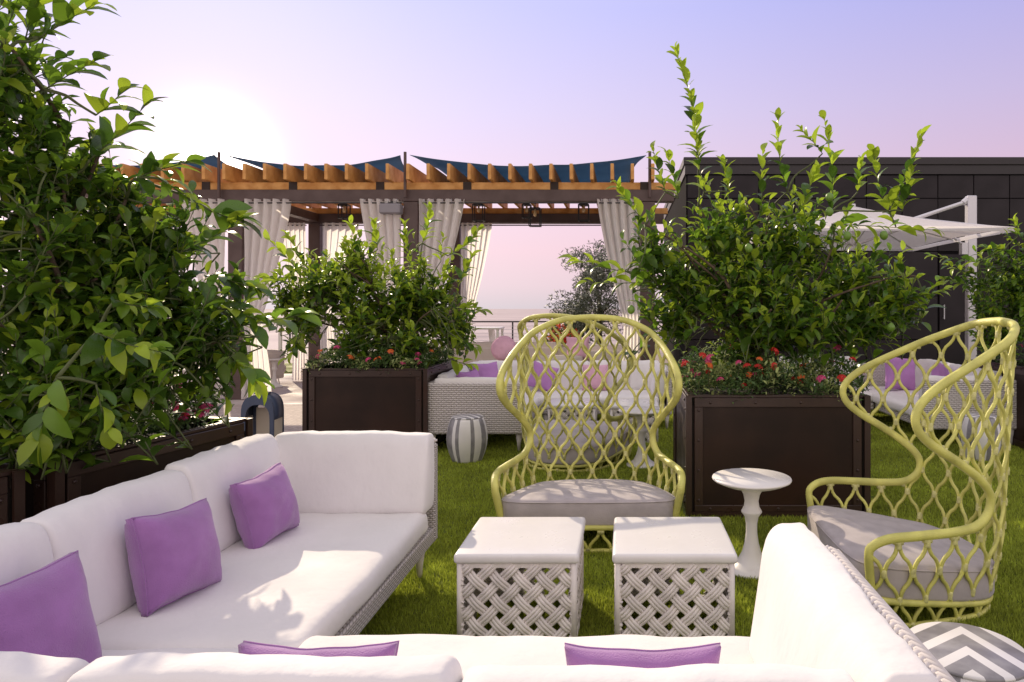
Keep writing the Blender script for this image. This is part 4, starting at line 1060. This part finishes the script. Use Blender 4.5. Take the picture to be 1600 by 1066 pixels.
bed(-3.44, -2.2, 7.5, 8.7, .86, .40, 7000, 30, ['pink','pink','orange'], 'small pink flowers under the centre lemon tree', 2, pale=1)
bed(4.5, 5.8, 7.45, 8.7, .86, .45, 2200, 18, ['pink','red'], 'pink flowers at the right edge under the far tree', 3)
bed(-.58, .58, -.58, .58, .84, .44, 8500, 34, ['pink','pink','red'], 'pink flowers in deep shade under the big near tree', 4, rz=R(90-10.2), org=(-3.12, 3.82, .83), spill=0)
bed(-.58, .58, -.58, .58, .84, .44, 5000, 16, ['pink'], 'dark flowering plants in the planter at the extreme left edge', 5, rz=R(90-10.2), org=(-3.37, 2.46, .83), spill=0)
# pot of orange flowers behind the chairs
fp = empty('flower_pot', (-1.30, 14.3, 0), 0, 'pale pot of orange flowers behind the tops of the lattice chairs', 'flower pot')
q = MB(); q.lathe([(.2,0),(.28,.4),(.33,.78),(.30,.8),(.26,.74)], 20); q.build('pot', 'cream', fp, smooth=True)
q = MB(); rd = random.Random(2)
for k in range(900):
    d = Vector((rd.gauss(0,1),rd.gauss(0,1),abs(rd.gauss(0,1)))).normalized()*rd.random()**.4*.42; p = d+Vector((0,0,.85)); x = Vector((rd.uniform(-1,1),rd.uniform(-1,1),rd.uniform(-1,1))).normalized()*.04; y = x.orthogonal().normalized()*.02
    q.add([p-x,p+y,p+x,p-y], [(0,1,2,3)], rd.choice((0,0,1,2)))
tag(q.build('flowers', ['leaf_small','orange','red'], fp), kind='stuff')

# ------------------------------------------------------------------ dining furniture far off
def make_dchair(bar=False):
    e = empty('dining_chair', (0,0,0)); sh0 = .72 if bar else .46; tp = sh0+.5
    q = MB(); q.box(-.22,.22,-.22,.22,sh0-.03,sh0,bev=.01); q.build('seat', 'white_metal', e)
    lg = MB(); lg.tube([(0,0,0),(0,0,sh0-.03)], .018, 6); lm = lg.mesh('leg', 'white_metal')
    for x in (-.2,.2):
        for y in (-.2,.2): link(lm, 'leg', e).location = (x,y,0)
    q = MB(); q.tube([(-.21,.2,sh0),(-.21,.25,tp-.06),(-.12,.27,tp),(.12,.27,tp),(.21,.25,tp-.06),(.21,.2,sh0)], .018, 6); q.build('back_frame', 'white_metal', e)
    sl_ = MB(); sl_.box(-.018,.018,-.007,.007,0,.46); slm = sl_.mesh('back_slat', 'white_metal')
    for i in range(5): o_ = link(slm, 'back_slat', e); o_.location = (-.14+.07*i,.21,sh0+.01); o_.rotation_euler = (-.12,0,0)
    return e
dc = make_dchair(); dcb = make_dchair(True); GD = 'white slat back dining chairs under the pergola'
spots = [(dcb,-8.2,17.6,.4,'white slat back bar chair left of the knotted rear curtain'),(dcb,-7.5,17.9,-.2,'white bar chair just left of the centre tree'),(dc,-6.9,16.6,.3,'white slat chair low beside the centre planter tree'),
         (dc,-8.9,16.9,2.8,'white slat chair behind the beige tub armchair'),(dc,-3.75,20.6,1.4,'leftmost white chair at the far railing table'),(dc,-3.2,20.8,-1.4,'middle white chair by the far railing'),(dc,-2.85,20.4,-1.2,'rightmost white chair by the far railing, left of lattice chair'),
         (dc,-5.4,16.8,.1,'white slat chair behind the centre tree foliage')]
seen = set()
for src, x, y, rz, lb in spots:
    o = src if id(src) not in seen else copy_tree(src); seen.add(id(src)); o.location = (x,y,0); o.rotation_euler = (0,0,rz); tag(o, lb, 'dining chair', GD)
def dtable(x, y, w_, d, h, label):
    e = empty('dining_table', (x,y,0), 0, label, 'table', 'white dining tables at the back of the terrace')
    q = MB(); q.box(-w_/2,w_/2,-d/2,d/2,h-.05,h,bev=.008); q.build('tabletop', 'white_metal', e)
    lg = MB(); lg.box(-.035,.035,-.035,.035,0,h-.051); lm = lg.mesh('leg', 'white_metal')
    for sx in (-1,1):
        for sy in (-1,1): link(lm, 'leg', e).location = (sx*(w_/2-.06), sy*(d/2-.06), 0)
dtable(-4.5, 20.5, 1.7, .9, 1.0, 'high white table by the far railing, left of the pale chairs')
dtable(-8.0, 18.6, 2.4, .9, 1.0, 'long white table behind the left curtains')

S.cycles.max_bounces = 8; S.cycles.transparent_max_bounces = 8
